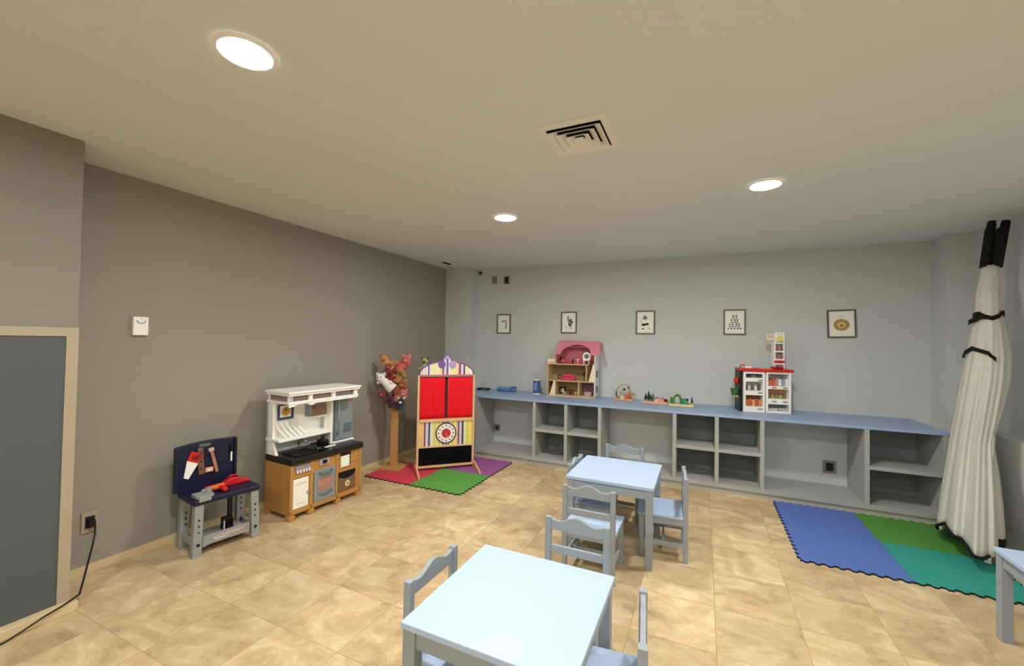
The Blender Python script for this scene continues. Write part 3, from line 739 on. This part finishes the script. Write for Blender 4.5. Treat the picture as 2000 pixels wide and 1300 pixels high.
P('bear_puppet','small reddish brown puppet below the tan orange one', -.03,1.05,-.062,1.155, .05,.07, (140,66,62),(190,120,110),s=.85)
P('fox_puppet','olive brown puppet just right of the post, below the pinkish one', .03,.99,.085,1.09, .05,.07, (168,124,62),(120,76,40),s=1.0)
P('devil_puppet','dark crimson puppet hanging in front of the post', -.03,.98,-.04,1.075, .06,.08, (128,24,34),(90,16,30),s=.9,ears='point')
P('sheep_puppet','plain white puppet sticking out to the left of the post', -.005,.905,-.135,1.03, .08,.11, (240,240,236),(226,224,218),s=1.15)
P('dog_puppet','chestnut brown puppet right of the post at mid height', .03,.86,.10,.965, .05,.08, (150,76,44),(196,128,84),s=1.05)
P('pig_puppet','salmon pink puppet low on the right of the stand', .03,.76,.115,.865, .05,.08, (196,112,100),(224,160,150),s=.95)
P('penguin_puppet','navy puppet with white muzzle at the bottom right of the stand', .05,.70,.095,.775, .06,.10, (44,48,70),(226,228,232),s=.9)
P('monkey_puppet','reddish puppet low on the left of the stand', -.03,.76,-.125,.855, .05,.08, (126,60,58),(176,104,96),s=1.0)
P('bat_puppet','dark plum puppet hanging lowest in the middle of the stand', -.01,.715,-.025,.80, .07,.10, (74,34,50),(52,24,40),s=.95,ears='point')
for pg in pegs:
    o = pg.build('peg', M['pine'])
    o.parent = sd; o.matrix_parent_inverse = (Matrix.Translation(sd.location) @ Matrix.Rotation(sd.rotation_euler.z,4,'Z')).inverted()
pz = puppet('frog_puppet','yellow-green puppet peeking over the left shoulder of the puppet theatre', 0,1.0,0,1.215, 0,0, (168,172,92),(60,60,40),s=.85, base=Vector((-2.86,3.845,0)))
pz.bm.free()

# ------------------------------------------------------------------ things on the counter
ZC = .7665
t = thing('black_box', 'flat black device lying on the counter beside the puppet theatre', 'device', (-2.80, 5.16, ZC))
box(-.09,.07,-.05,.05,0,.028).build('case', M['black'], t, bevel=.004)
box(-.02,.06,-.0515,-.05,.009,.019).build('front_label', M['grey_plate'], t)
t = thing('toy_truck', 'light blue plastic toy vehicle on the counter left of the blue tin', 'toy vehicle', (-2.455, 5.17, ZC))
MB().box(-.145,.14,-.04,.04,.010,.05).build('chassis', M['blue_toy'], t, bevel=.01)
for k in range(5): MB().ball((-.10+.036*k,0,.05),.022,(1,1,.9),10).build('load_bump', mat('pale_blue', (132,172,214), .5), t, smooth=True)
MB().prism([(.06,.05),(.135,.05),(.135,.068),(.10,.072),(.07,.066)], -.036, .036).build('cab', M['blue_tin'], t, bevel=.004)
for x in (-.10,.085):
    for y in (-.042,.042): MB().cone((x,y-.006,.018),(x,y+.006,.018),.018,.018,14).build('wheel', M['blue_tin'], t)
t = thing('blue_tin', 'upright blue tin with pale rims on the counter left of the dollhouse', 'tin', (-1.995, 5.12, ZC))
MB().lathe([(.046,.016),(.047,.02),(.047,.178),(.046,.182)],24).build('tin_body', M['blue_tin'], t, smooth='auto')
MB().lathe([(.0,.182),(.050,.182),(.050,.198),(.0,.2)],24).build('lid', M['cream'], t, smooth='auto')
MB().lathe([(.0,0),(.050,0),(.050,.016),(.0,.016)],24).build('bottom_rim', M['cream'], t, smooth='auto')
MB().prism([(-.022,.05),(.022,.05),(.022,.15),(-.022,.15)], -.0485, -.044).build('label_patch', mat('tin_label', (120,140,190), .5, .2, 50), t)

# dollhouse (front = local -y)
dh = thing('dollhouse', 'three-storey wooden dollhouse with pink roof standing on the counter', 'dollhouse', (-1.53, 5.18, ZC), 2)
TW = M['tan_wood']
bx = lambda *a: MB().box(*a)
def dp(name, m, *b): return MB().box(*b).build(name, M[m] if isinstance(m, str) else m, dh)
dp('base_board','tan_wood',-.297,.315,-.115,.12,0,.018)
dp('back_wall','olive',-.297,.315,.11,.12,.018,.20)
dp('back_wall','tan_paper',-.297,.315,.108,.12,.20,.41)
dp('back_wall','mauve',.117,.305,.106,.112,.018,.192)
dp('back_wall','rose',-.20,.315,.106,.12,.41,.66)
dp('middle_floor','tan_wood',-.297,.315,-.11,.11,.192,.205)
dp('upper_floor','tan_wood',-.297,.225,-.11,.11,.404,.417)
dp('left_wall','tan_wood',-.300,-.288,-.112,.12,.018,.417)
dp('upper_left_wall','pink',-.205,-.193,-.07,.12,.417,.56)
rw = dp('right_wall','white_matte',.305,.317,-.112,.12,.018,.55)
for z0, z1 in ((.06,.15),(.25,.34)): MB().box(.3165,.3185,-.03,.05,z0,z1).build('window', M['black'], rw)
dp('partition','tan_wood',.105,.117,-.11,.11,.018,.192)
dp('partition','tan_wood',.198,.210,-.11,.11,.205,.404)
dp('partition','tan_wood',-.20,-.188,-.11,.11,.018,.192)
MB().prism([(-.265,.018),(-.195,.018),(-.195,.19),(-.215,.19)], -.116, -.08).build('staircase', M['cream'], dh)
MB().prism([(.235,.205),(.312,.205),(.312,.42),(.29,.42)], -.116, -.08).build('staircase', M['cream'], dh)
# roof: a pitched pink front with an arched opening, and a plain rear slope
def zf(y): return .56 + (y+.13)/.20*.155
yf, yr = -.13, .07
arch = [(-.125+.38*k/16, (.565+.095*math.sin(PI*k/16)**.55)) for k in range(17)]
mb = MB()
slope = lambda z: yf+(z-.535)/(.705-.535)*(yr-yf)
outl = [(-.205,.535),(-.125,.535)]+arch+[(.255,.535),(.375,.535),(.345,.705),(-.185,.705)]
a_ = [mb.bm.verts.new((p[0], slope(p[1]), p[1])) for p in outl]; b_ = [mb.bm.verts.new((p[0], slope(p[1])+.012, p[1]+.003)) for p in outl]
n_ = len(outl); mb.bm.faces.new(a_); mb.bm.faces.new(b_[::-1])
for i in range(n_): mb.bm.faces.new((a_[i], b_[i], b_[(i+1)%n_], a_[(i+1)%n_]))
mb.build('roof_front', M['pink'], dh)
MB().prism([(.07,.705),(.13,.60),(.13,.59),(.06,.70)], -.195, .355, axis='x').build('roof_rear', M['pink'], dh)
MB().prism([(-.10,.54),(.115,.54),(.115,.62),(.07,.695)], .305, .315, axis='x').build('gable', M['pink'], dh)
MB().prism([(-.07,.54),(.115,.54),(.115,.62),(.07,.695)], -.203, -.193, axis='x').build('gable', M['pink'], dh)
dp('attic_ceiling','rose',-.193,.305,.0,.108,.63,.64)
rl = MB().box(-.297,-.285,-.11,-.098,.417,.48).box(-.215,-.205,-.11,-.098,.417,.48)
hp = [(-.285,.455)]+[(-.285+.07*k/12, .465+.012*abs(math.sin(2*PI*k/12))) for k in range(13)]+[(-.215,.455),(-.215,.44),(-.285,.44)]
rl.prism(hp, -.108, -.100).box(-.285,-.215,-.108,-.10,.42,.428)
rl.build('balcony_rail', M['cream'], dh)
RD = Matrix.Translation((-1.53,5.18,ZC)) @ Matrix.Rotation(math.radians(2),4,'Z')
def inhouse(name, label, lx, ly, lz): return thing(name, label, 'dollhouse furniture', RD @ Vector((lx,ly,lz)), 2, 'dollhouse furniture')
t = inhouse('doll_sofa','deep pink doll sofa on the middle floor of the dollhouse',-.04,-.04,.2055)
box(-.085,.085,-.035,.035,0,.035).build('seat', M['deep_pink'], t, bevel=.006); box(-.06,.06,.015,.035,.035,.075).build('backrest', M['deep_pink'], t, bevel=.006)
for s in (-1,1): box(s*.08-.012,s*.08+.012,-.035,.035,.02,.05).build('armrest', M['deep_pink'], t, bevel=.004)
t = inhouse('doll_lamp','tall black doll lamp right on the middle floor',.165,-.03,.2055)
MB().cone((0,0,0),(0,0,.006),.016,.016,12).build('base', M['black'], t); MB().cone((0,0,.006),(0,0,.08),.003,.003,8).build('pole', M['black'], t); MB().cone((0,0,.07),(0,0,.115),.02,.012,12).build('shade', M['black'], t)
t = inhouse('doll_side_table','dark doll side table left of the pink sofa',-.165,-.02,.2055)
box(-.022,.022,-.022,.022,.05,.058).build('top', M['maroon'], t)
for sx in (-1,1):
    for sy in (-1,1): box(sx*.017-.003,sx*.017+.003,sy*.017-.003,sy*.017+.003,0,.05).build('leg', M['maroon'], t)
t = inhouse('doll_bed','dark red doll bed in the attic of the dollhouse',-.07,-.02,.4175)
box(-.075,.075,-.035,.035,.012,.035).build('mattress', M['deep_pink'], t, bevel=.004); box(-.085,-.075,-.038,.038,0,.085).build('headboard', M['maroon'], t); box(.075,.085,-.038,.038,0,.055).build('footboard', M['maroon'], t)
box(-.065,-.025,-.03,.03,.035,.047).build('pillow', M['pink'], t, bevel=.005)
t = inhouse('doll_vanity','white doll vanity with round mirror in the attic',.19,-.04,.4175)
box(-.038,.038,-.02,.02,.045,.055).build('top', M['white'], t)
for s in (-1,1): box(s*.032-.004,s*.032+.004,-.016,.016,0,.045).build('leg', M['white'], t)
m_ = box(-.05,.05,.008,.016,.055,.115).build('mirror_frame', M['white'], t); MB().ball((0,.012,.108),.045,(1,.1,1),16).build('mirror_arch', M['white'], t, smooth=True)
MB().cone((0,.007,.100),(0,.004,.100),.030,.030,18).build('mirror', M['silver_dark'], t)
t = inhouse('doll_stool','small peach doll stool left of the vanity',.085,-.05,.4175)
MB().cone((0,0,0),(0,0,.05),.016,.020,12).build('base', M['pink'], t); MB().cone((0,0,.05),(0,0,.062),.022,.022,12).build('seat', M['cream'], t)
t = inhouse('doll_table','round dark doll table on the ground floor',-.01,-.04,.0185)
MB().cone((0,0,.06),(0,0,.068),.042,.042,18).build('top', M['maroon'], t); MB().cone((0,0,0),(0,0,.06),.012,.008,10).build('leg', M['maroon'], t)
def dchair(lx, lab, rz):
    t = inhouse('doll_chair', lab, lx, -.045, .0185); t.rotation_euler.z = math.radians(rz)
    box(-.018,.018,-.018,.018,.034,.040).build('seat', M['cream'], t); box(-.018,.018,.013,.018,.04,.085).build('backrest', M['cream'], t)
    for sx in (-1,1):
        for sy in (-1,1): box(sx*.015-.003,sx*.015+.003,sy*.015-.003,sy*.015+.003,0,.034).build('leg', M['cream'], t)
dchair(-.09,'cream doll chair left of the round doll table',90); dchair(.07,'cream doll chair right of the round doll table',-90)
t = inhouse('doll_stove','black doll stove left on the dollhouse ground floor',-.135,.05,.0185)
box(-.035,.035,-.025,.025,0,.09).build('body', M['black'], t, bevel=.003); box(-.025,.025,-.027,-.025,.02,.06).build('oven_door', M['grey'], t)
t = inhouse('doll_bathtub','pale mauve doll bathtub in the right ground floor room',.21,-.02,.0185)
MB().lathe([(.0,0),(.045,0),(.055,.045),(.049,.045),(.04,.008),(.0,.008)],18).build('tub', mat('tub_mauve', (196,180,190), .4), t, smooth='auto')
MB().tube([(-.05,.0,.04),(-.05,0,.07),(-.03,0,.07)], .004).build('tap', M['silver'], t, smooth=True)

# bead toy
t = thing('bead_maze', 'small wooden bead-and-wire toy on the counter right of the dollhouse', 'wooden toy', (-.872, 5.16, ZC))
MB().box(-.12,.12,-.06,.06,0,.02).build('base', mat('peach_wood', (216,170,134), .5, .15, 12), t, bevel=.004)
wr = [([(-.09,0,.02),(-.09,.0,.12),(-.05,.01,.18),(.03,.01,.19),(.07,0,.15),(.08,0,.02)],'wire_loop',(150,110,80)), ([(-.05,-.03,.02),(-.06,-.03,.08),(0,-.03,.14),(.05,-.03,.09),(.1,-.03,.1),(.1,-.03,.02)],'wire_loop',(200,150,90)), ([(-.1,.03,.02),(-.02,.03,.1),(.05,.03,.16),(.06,.03,.02)],'wire_loop',(90,110,100))]
for pts, nm, c in wr: MB().tube(pts, .004, 8).build(nm, mat('wire_%d'%c[0], c, .5), t, smooth=True)
for i,(x,y,z,c) in enumerate([(-.09,0,.06,(84,124,96)),(-.09,0,.09,(100,130,104)),(-.055,.008,.175,(222,200,110)),(-.03,.03,.09,(240,220,140)),(.01,-.03,.135,(60,50,50)),(.05,.03,.155,(196,96,60)),(.1,-.03,.06,(222,150,80)),(.1,-.03,.085,(206,120,64)),(.08,0,.05,(226,160,90)),(-.06,-.03,.05,(230,120,110)),(-.058,-.03,.075,(244,220,190)),(.06,.03,.06,(214,140,70))]):
    MB().ball((x,y,z),.015,(1,1,1),10).build('bead', mat('bead_paint_%d'%i, c, .4), t, smooth=True)
MB().prism([(.02,.02),(.065,.02),(.065,.055),(.042,.08),(.02,.055)], -.055, -.03).build('block_house', M['orange'], t)
MB().prism([(-.03,.02),(.0,.02),(.0,.045),(-.03,.045)], -.055, -.035).build('block', M['cream'], t)

# landscape boards
t = thing('landscape_board', 'wooden board with dark trees and pink houses, left of the two boards', 'wooden toy', (-.50, 5.06, ZC), 0, 'wooden landscape boards')
MB().box(-.145,.14,-.05,.05,0,.026).build('board', mat('pinkish_wood', (222,178,138), .5, .12, 14), t, bevel=.005)
for x,y,h,c in ((-.105,0,.085,'dark_green'),(-.075,.015,.115,'dark_green'),(-.05,-.01,.08,'dark_green'),(-.025,.02,.09,'green')):
    tr = MB().cone((x,y,.045),(x,y,.026+h),.022,.003,10).build('tree_crown', M[c], t); MB().cone((x,y,.024),(x,y,.048),.006,.006,8).build('trunk', M['maroon'], tr)
for x,c in ((.02,(236,190,150)),(.075,(230,150,150))):
    m = mat('house_%d'%c[2], c, .5); w = MB().box(x-.02,x+.02,-.02,.02,.026,.058).build('house', m, t); MB().prism([(x-.025,.058),(x+.025,.058),(x,.078)], -.022, .022).build('roof', M['rose'], w)
MB().ball((.115,.0,.045),.02,(1.2,.8,.9),10).build('bush', M['maroon'], t, smooth=True)
t = thing('landscape_board', 'wooden board with green arch hill and small trees, right of the two boards', 'wooden toy', (-.215, 5.0, ZC), 0, 'wooden landscape boards')
MB().box(-.135,.125,-.055,.05,0,.026).build('board', mat('pale_wood', (224,204,150), .5, .12, 14), t, bevel=.005)
ro, ri = [], []
for k in range(13):
    a = PI*k/12; ro.append((-.045+.05*math.cos(a), .055+.075*math.sin(a))); ri.append((-.045+.026*math.cos(a), .055+.052*math.sin(a)))
MB().prism([(.005,.026)]+ro+[(-.095,.026),(-.071,.026)]+ri[::-1]+[(-.019,.026)], -.02, .025).build('arch', M['green'], t)
MB().prism([(.0,.026),(.075,.026),(.07,.045),(.045,.075),(.015,.09),(.0,.08)], -.02, .025).build('hill', mat('sea_green', (70,140,96), .5, .1), t)
MB().prism([(-.12,.026),(-.09,.026),(-.092,.09),(-.118,.095)], -.015, .02).build('hedge', mat('leaf_green', (62,120,40), .5, .2, 30), t)
MB().ball((.052,0,.075),.018,(1.2,.7,.8),10).build('bush', M['dark_green'], t, smooth=True)
for x,h in ((.085,.05),(.105,.09)):
    tr = MB().cone((x,0,.045),(x,0,.026+h),.014,.002,10).build('tree_crown', M['dark_green'] if h>.06 else M['cream'], t); MB().cone((x,0,.024),(x,0,.048),.005,.005,8).build('trunk', M['tan_wood'], tr)
MB().cone((.13,-.04,.016),(.13,-.02,.016),.016,.016,14).build('wheel', M['grey'], t)

# toy supermarket (front = local -y)
sm = thing('toy_market_stand', 'white toy market stand with red counter and tower on the counter', 'toy shop', (.61, 5.11, ZC), 12)
def sp_(name, m, *b, bev=.003): return MB().box(*b).build(name, M[m] if isinstance(m,str) else m, sm, bevel=bev)
def shelfbox(x0, x1, ops, name):
    """white tower front with openings; ops: list of (z0,z1)"""
    mb = MB().box(x0,x0+.02,-.12,.09,0,.42).box(x1-.02,x1,-.12,.09,0,.42).box(x0,x1,.075,.09,0,.42)
    z = 0
    for a, b in ops + [(.42,.42)]:
        if a > z: mb.box(x0+.02,x1-.02,-.12,.075,z,a)
        z = b
    return mb.build(name, M['white'], sm, bevel=.002)
lf = shelfbox(-.255,-.055,[(.06,.175),(.22,.315),(.355,.395)],'left_cabinet')
rt = shelfbox(-.045,.185,[(.02,.09),(.145,.245),(.275,.40)],'right_cabinet')
def goods(par, x0, x1, z0, cols, h, sh='box'):
    n = len(cols); w = (x1-x0)/n
    for i, c in enumerate(cols):
        x = x0+w*(i+.5); m = mat('pack_%d_%d_%d'%c, c, .5, .25, 60)
        if sh == 'box': MB().box(x-w*.45,x+w*.45,-.10,-.03,z0,z0+h*(1 if i%2 else .86)).build('goods_pack', m, par)
        else: MB().lathe([(.0,0),(w*.36,0),(w*.36,h*.6),(w*.15,h*.75),(w*.15,h),(.0,h)],10,(x,-.06,z0)).build('goods_bottle', m, par)
goods(lf,-.23,-.08,.062,[(206,120,70),(190,100,56),(222,170,110),(180,92,60),(214,140,84)],.075)
goods(lf,-.23,-.08,.222,[(96,96,104),(226,224,222),(110,108,116),(230,228,226),(86,86,96)],.06,'bottle')
goods(lf,-.23,-.08,.357,[(60,58,64),(120,112,112),(70,68,72)],.025)
goods(rt,-.02,.165,.022,[(190,192,196),(176,178,184)],.03)
goods(rt,-.02,.165,.147,[(120,150,60),(200,170,70),(150,140,60),(170,180,90),(130,120,70)],.04,'bottle')
goods(rt,-.02,.165,.277,[(206,120,90),(214,96,80),(210,150,120),(226,230,232),(150,160,170),(220,224,226)],.07)
for z0,z1,c in ((.19,.243,(190,120,80)),(.10,.172,(214,150,96))): pass
MB().box(-.02,.165,-.028,.07,.195,.244).build('orange_card', mat('orange_card', (196,128,84), .6, .2, 30), rt)
MB().box(-.23,-.08,-.028,.07,.135,.174).build('brown_card', mat('brown_card', (170,110,76), .6, .2, 30), lf)
for par, x in ((lf,-.10),(rt,.03),(rt,.13)):
    for z in ((.035,.20,.33) if par is lf else (.118,.26)): MB().box(x-.022,x+.022,-.1225,-.1195,z-.006,z+.006).build('price_tag', M['grey_plate'], par)
sp_('counter','red',-.285,.205,-.14,.10,.42,.448,bev=.008)
sp_('till',mat('crimson', (150,24,40), .4),.02,.115,-.13,-.03,.448,.475,bev=.008)
sp_('belt',mat('pink_belt', (226,150,160), .5),-.10,.015,-.125,-.05,.447,.453)
sp_('scanner','white',-.22,-.16,-.06,.0,.448,.47,bev=.006)
MB().tube([(-.25,.03,.448),(-.24,.03,.475),(-.20,.03,.478)], .006).build('bag_hook', M['red'], sm, smooth=True)
tw = MB().box(.062,.074,-.03,.05,.448,.80).box(.146,.158,-.03,.05,.448,.80).box(.074,.146,.04,.05,.448,.80)
for z in (.50,.545,.63,.72,.79): tw.box(.074,.146,-.03,.04,z-.008,z+.008)
tw = tw.build('tower', M['white'], sm, bevel=.002)
MB().box(.062,.158,-.034,-.03,.515,.535).build('red_band', M['red'], tw)
for z0 in (.554,.639):
    for i, c in enumerate(((150,110,104),(176,130,120),(136,110,108))): MB().box(.077+.023*i,.097+.023*i,-.02,.02,z0,z0+.05).build('goods_pack', mat('tower_pack_%d'%c[0], c, .5, .2, 50), tw)
sg = MB().box(-.012,.066,-.036,-.02,.75,.812).build('sign', M['cream'], sm)
MB().box(.066,.150,-.038,-.02,.735,.83).build('sign_panel', M['white'], sm)
MB().box(.0,.06,-.038,-.036,.768,.80).build('sign_print', mat('sign_pink', (230,190,180), .5, .2, 60), sg)
MB().prism([(.075,.74),(.145,.74),(.14,.785),(.11,.80),(.08,.785)], -.040, -.038).build('sign_print', mat('sign_yellow', (232,220,120), .5, .3, 60), sg)
MB().box(.085,.10,-.040,-.038,.808,.816).box(.112,.132,-.040,-.038,.808,.816).build('sign_print', M['grey_plate'], sg)
MB().box(-.285,-.256,-.09,.08,0,.42).build('side_board', M['black'], sm, bevel=.003)
MB().ball((-.305,-.05,.315),.035,(.7,1,1),12).build('red_bag', M['red'], sm, smooth=True)
MB().lathe([(.028,0),(.046,.07),(.042,.07),(.024,.006)],14,(-.318,-.04,.16)).build('green_basket', mat('basket_green', (60,110,64), .5, .2, 30), sm, smooth='auto')
MB().box(-.34,-.286,-.06,-.02,.14,.16).build('basket_base', mat('mustard', (196,180,110), .5), sm)

# ------------------------------------------------------------------ folded teepee tent leaning in the right corner
tt = thing('teepee_tent', 'folded white canvas play tent with black pole sleeves leaning in the right corner', 'play tent', (1.80, 4.29, 0))
axis_pts = [(2.10,2.0,4.415,.067),(1.937,1.985,4.412,.096),(1.718,1.966,4.378,.110),(1.581,1.954,4.358,.132),(1.426,1.94,4.341,.155),(1.232,1.922,4.338,.172),(.995,1.901,4.366,.172),(.794,1.884,4.394,.172),(.60,1.866,4.375,.192),(.372,1.845,4.348,.222),(.11,1.821,4.316,.245)]
O = Vector((1.80,4.29,0)); RT2 = Vector((.922,-.387,0)); FD = Vector((-.387,-.922,0))
def ax_at(z):
    z = min(z, 2.10)
    for (z0,x0,y0,h0),(z1,x1,y1,h1) in zip(axis_pts, axis_pts[1:]):
        if z >= z1: break
    f = (z-z1)/(z0-z1); return Vector((x1+(x0-x1)*f, y1+(y0-y1)*f, z)), (h1+(h0-h1)*f)/1.49
def lerp(pts, t):
    for (a,u),(b,v) in zip(pts, pts[1:]):
        if t <= b: return u+(v-u)*(t-a)/(b-a)
    return pts[-1][1]
def surf(z, th_, out=0, folds=True):
    """a point on the folded cloth; th_: 0 = right, 90 = front, 180 = left"""
    c, w = ax_at(z); f = max(0, 1-z/2.1); s, k = math.sin(th_), math.cos(th_)
    fold = 1
    if folds:
        fold = 1+(.05+.13*min(1,f*1.4))*(.62*math.sin(5*th_+1.1*math.sin(1.6*z)+.4)+.55*math.sin(11*th_+.7*z+2+.8*math.sin(2*th_))) + .03*math.sin(23*th_+3*z)*min(1,f*2)
    cinch = 1-.10*math.exp(-((z-1.70)/.05)**2)-.12*math.exp(-((z-1.97)/.05)**2)
    bulge = 1+(.13*math.exp(-((z-1.40)/.22)**2)-.16*math.exp(-((z-.80)/.16)**2))*max(0,k)
    front = (w+.42*f*f**.15) if s > 0 else w*.95
    p = c + RT2*((w*cinch*bulge+out)*k*(1+(fold-1)*.5) + .05*f*max(0,s)) + FD*((front*cinch+out)*s*(1+(fold-1)*(.55 if s > 0 else .4)))
    lim = (2.175 if z > .8 else 2.036)
    p.x = min(p.x, lim)
    return p-O
n = 200
HEM = [(0,.16),(44,.17),(52,.12),(88,.10),(125,.15),(150,.18),(180,.05),(230,.1),(330,.16),(360,.16)]
rows = []; NR = 40
for j in range(NR+1):
    rows.append([surf(2.10+(lerp(HEM, 360*k/n)-2.10)*(j/NR), 2*PI*k/n) for k in range(n)])
cl = MB().rings(rows, cap=False).build('canvas', M['canvas'], tt, smooth=True)
cl.modifiers.new('thick','SOLIDIFY').thickness = .004
hp = rows[-1]
MB().tube(hp[int(n*.20):int(n*.50)], .011, 8).build('hem_binding', M['black_cloth'], cl, smooth=True)
sbm = MB(); c0 = hp[-16:]+hp[0:int(n*.13)]
sbm.rings([c0,[p+Vector((0,0,-.065)) for p in c0]], cap=False, closed=False)
o = sbm.build('black_flap', M['black_cloth'], cl); o.modifiers.new('thick','SOLIDIFY').thickness = .006
def pole(b, l0, l1, ztop, back):
    """pole from the floor at b up through the canvas neck; l0, l1: sideways place at the neck and at the tip"""
    c0 = Vector((2.0,4.415,2.10)); b = Vector(b)-O
    m = c0+RT2*l0-FD*back-O; t = c0+RT2*l1-FD*(back+.03)-O; t.z = ztop
    pl = MB().tube([b, b+(m-b)*.5, m, t], .011, 10).build('pole', M['white'], tt, smooth=True)
    d = (t-m).normalized()
    MB().tube([t+d*.012, t-d*.02, m+(t-m)*.5, m-d*.012], [.023,.026,.028,.030], 12).build('sleeve', M['black_cloth'], pl, smooth='auto')
    MB().cone(b, b+(m-b).normalized()*.045, .016, .016, 10).build('foot_cap', M['white'], pl)
pole((1.715,3.965,.021), -.030, -.005, 2.38, -.012)
pole((1.745,3.905,.021),  .028,  .052, 2.37, -.012)
pole((1.725,4.46,.021), -.026, .008, 2.44, .02)
pole((1.95,4.32,.005), .033, .078, 2.43, .02)
def ribbon(name, pts, w=.024):
    mb = MB(); mb.rings([[p+Vector((0,0,w/2)) for p in pts],[p-Vector((0,0,w/2)) for p in pts]], cap=False, closed=False)
    o = mb.build(name, M['black_cloth'], cl); o.modifiers.new('thick','SOLIDIFY').thickness = .006
on_tent = lambda z, deg, out=.012: surf(z, math.radians(deg), out, True)
def smoothpath(pts, out=.012):
    r = []
    for (d0,z0),(d1,z1) in zip(pts, pts[1:]):
        for k in range(6): f = k/6; r.append(on_tent(z0+(z1-z0)*f, d0+(d1-d0)*f, out))
    r.append(on_tent(pts[-1][1], pts[-1][0], out)); return r
ribbon('tie_ribbon', smoothpath([(185,1.71),(160,1.72),(135,1.725),(110,1.70),(85,1.685),(60,1.70),(30,1.73),(0,1.715)]), .032)
ribbon('tie_bow', smoothpath([(165,1.66),(145,1.675),(120,1.70),(105,1.70)], .022), .034)
ribbon('tie_ribbon', smoothpath([(182,1.40),(158,1.43),(138,1.465),(115,1.445),(95,1.43),(85,1.40),(78,1.385)]), .028)

# ------------------------------------------------------------------ world and view
w = bpy.data.worlds.new('world'); bpy.context.scene.world = w; w.use_nodes = True
w.node_tree.nodes['Background'].inputs[0].default_value = (.02,.02,.02,1)
w.node_tree.nodes['Background'].inputs[1].default_value = .2
sc = bpy.context.scene
sc.view_settings.view_transform = 'Standard'; sc.view_settings.look = 'None'; sc.view_settings.gamma = 1
sc.view_settings.exposure = .62
sc.view_settings.use_curve_mapping = False
sc.cycles.max_bounces = 10; sc.cycles.diffuse_bounces = 6
sc.cycles.use_denoising = True
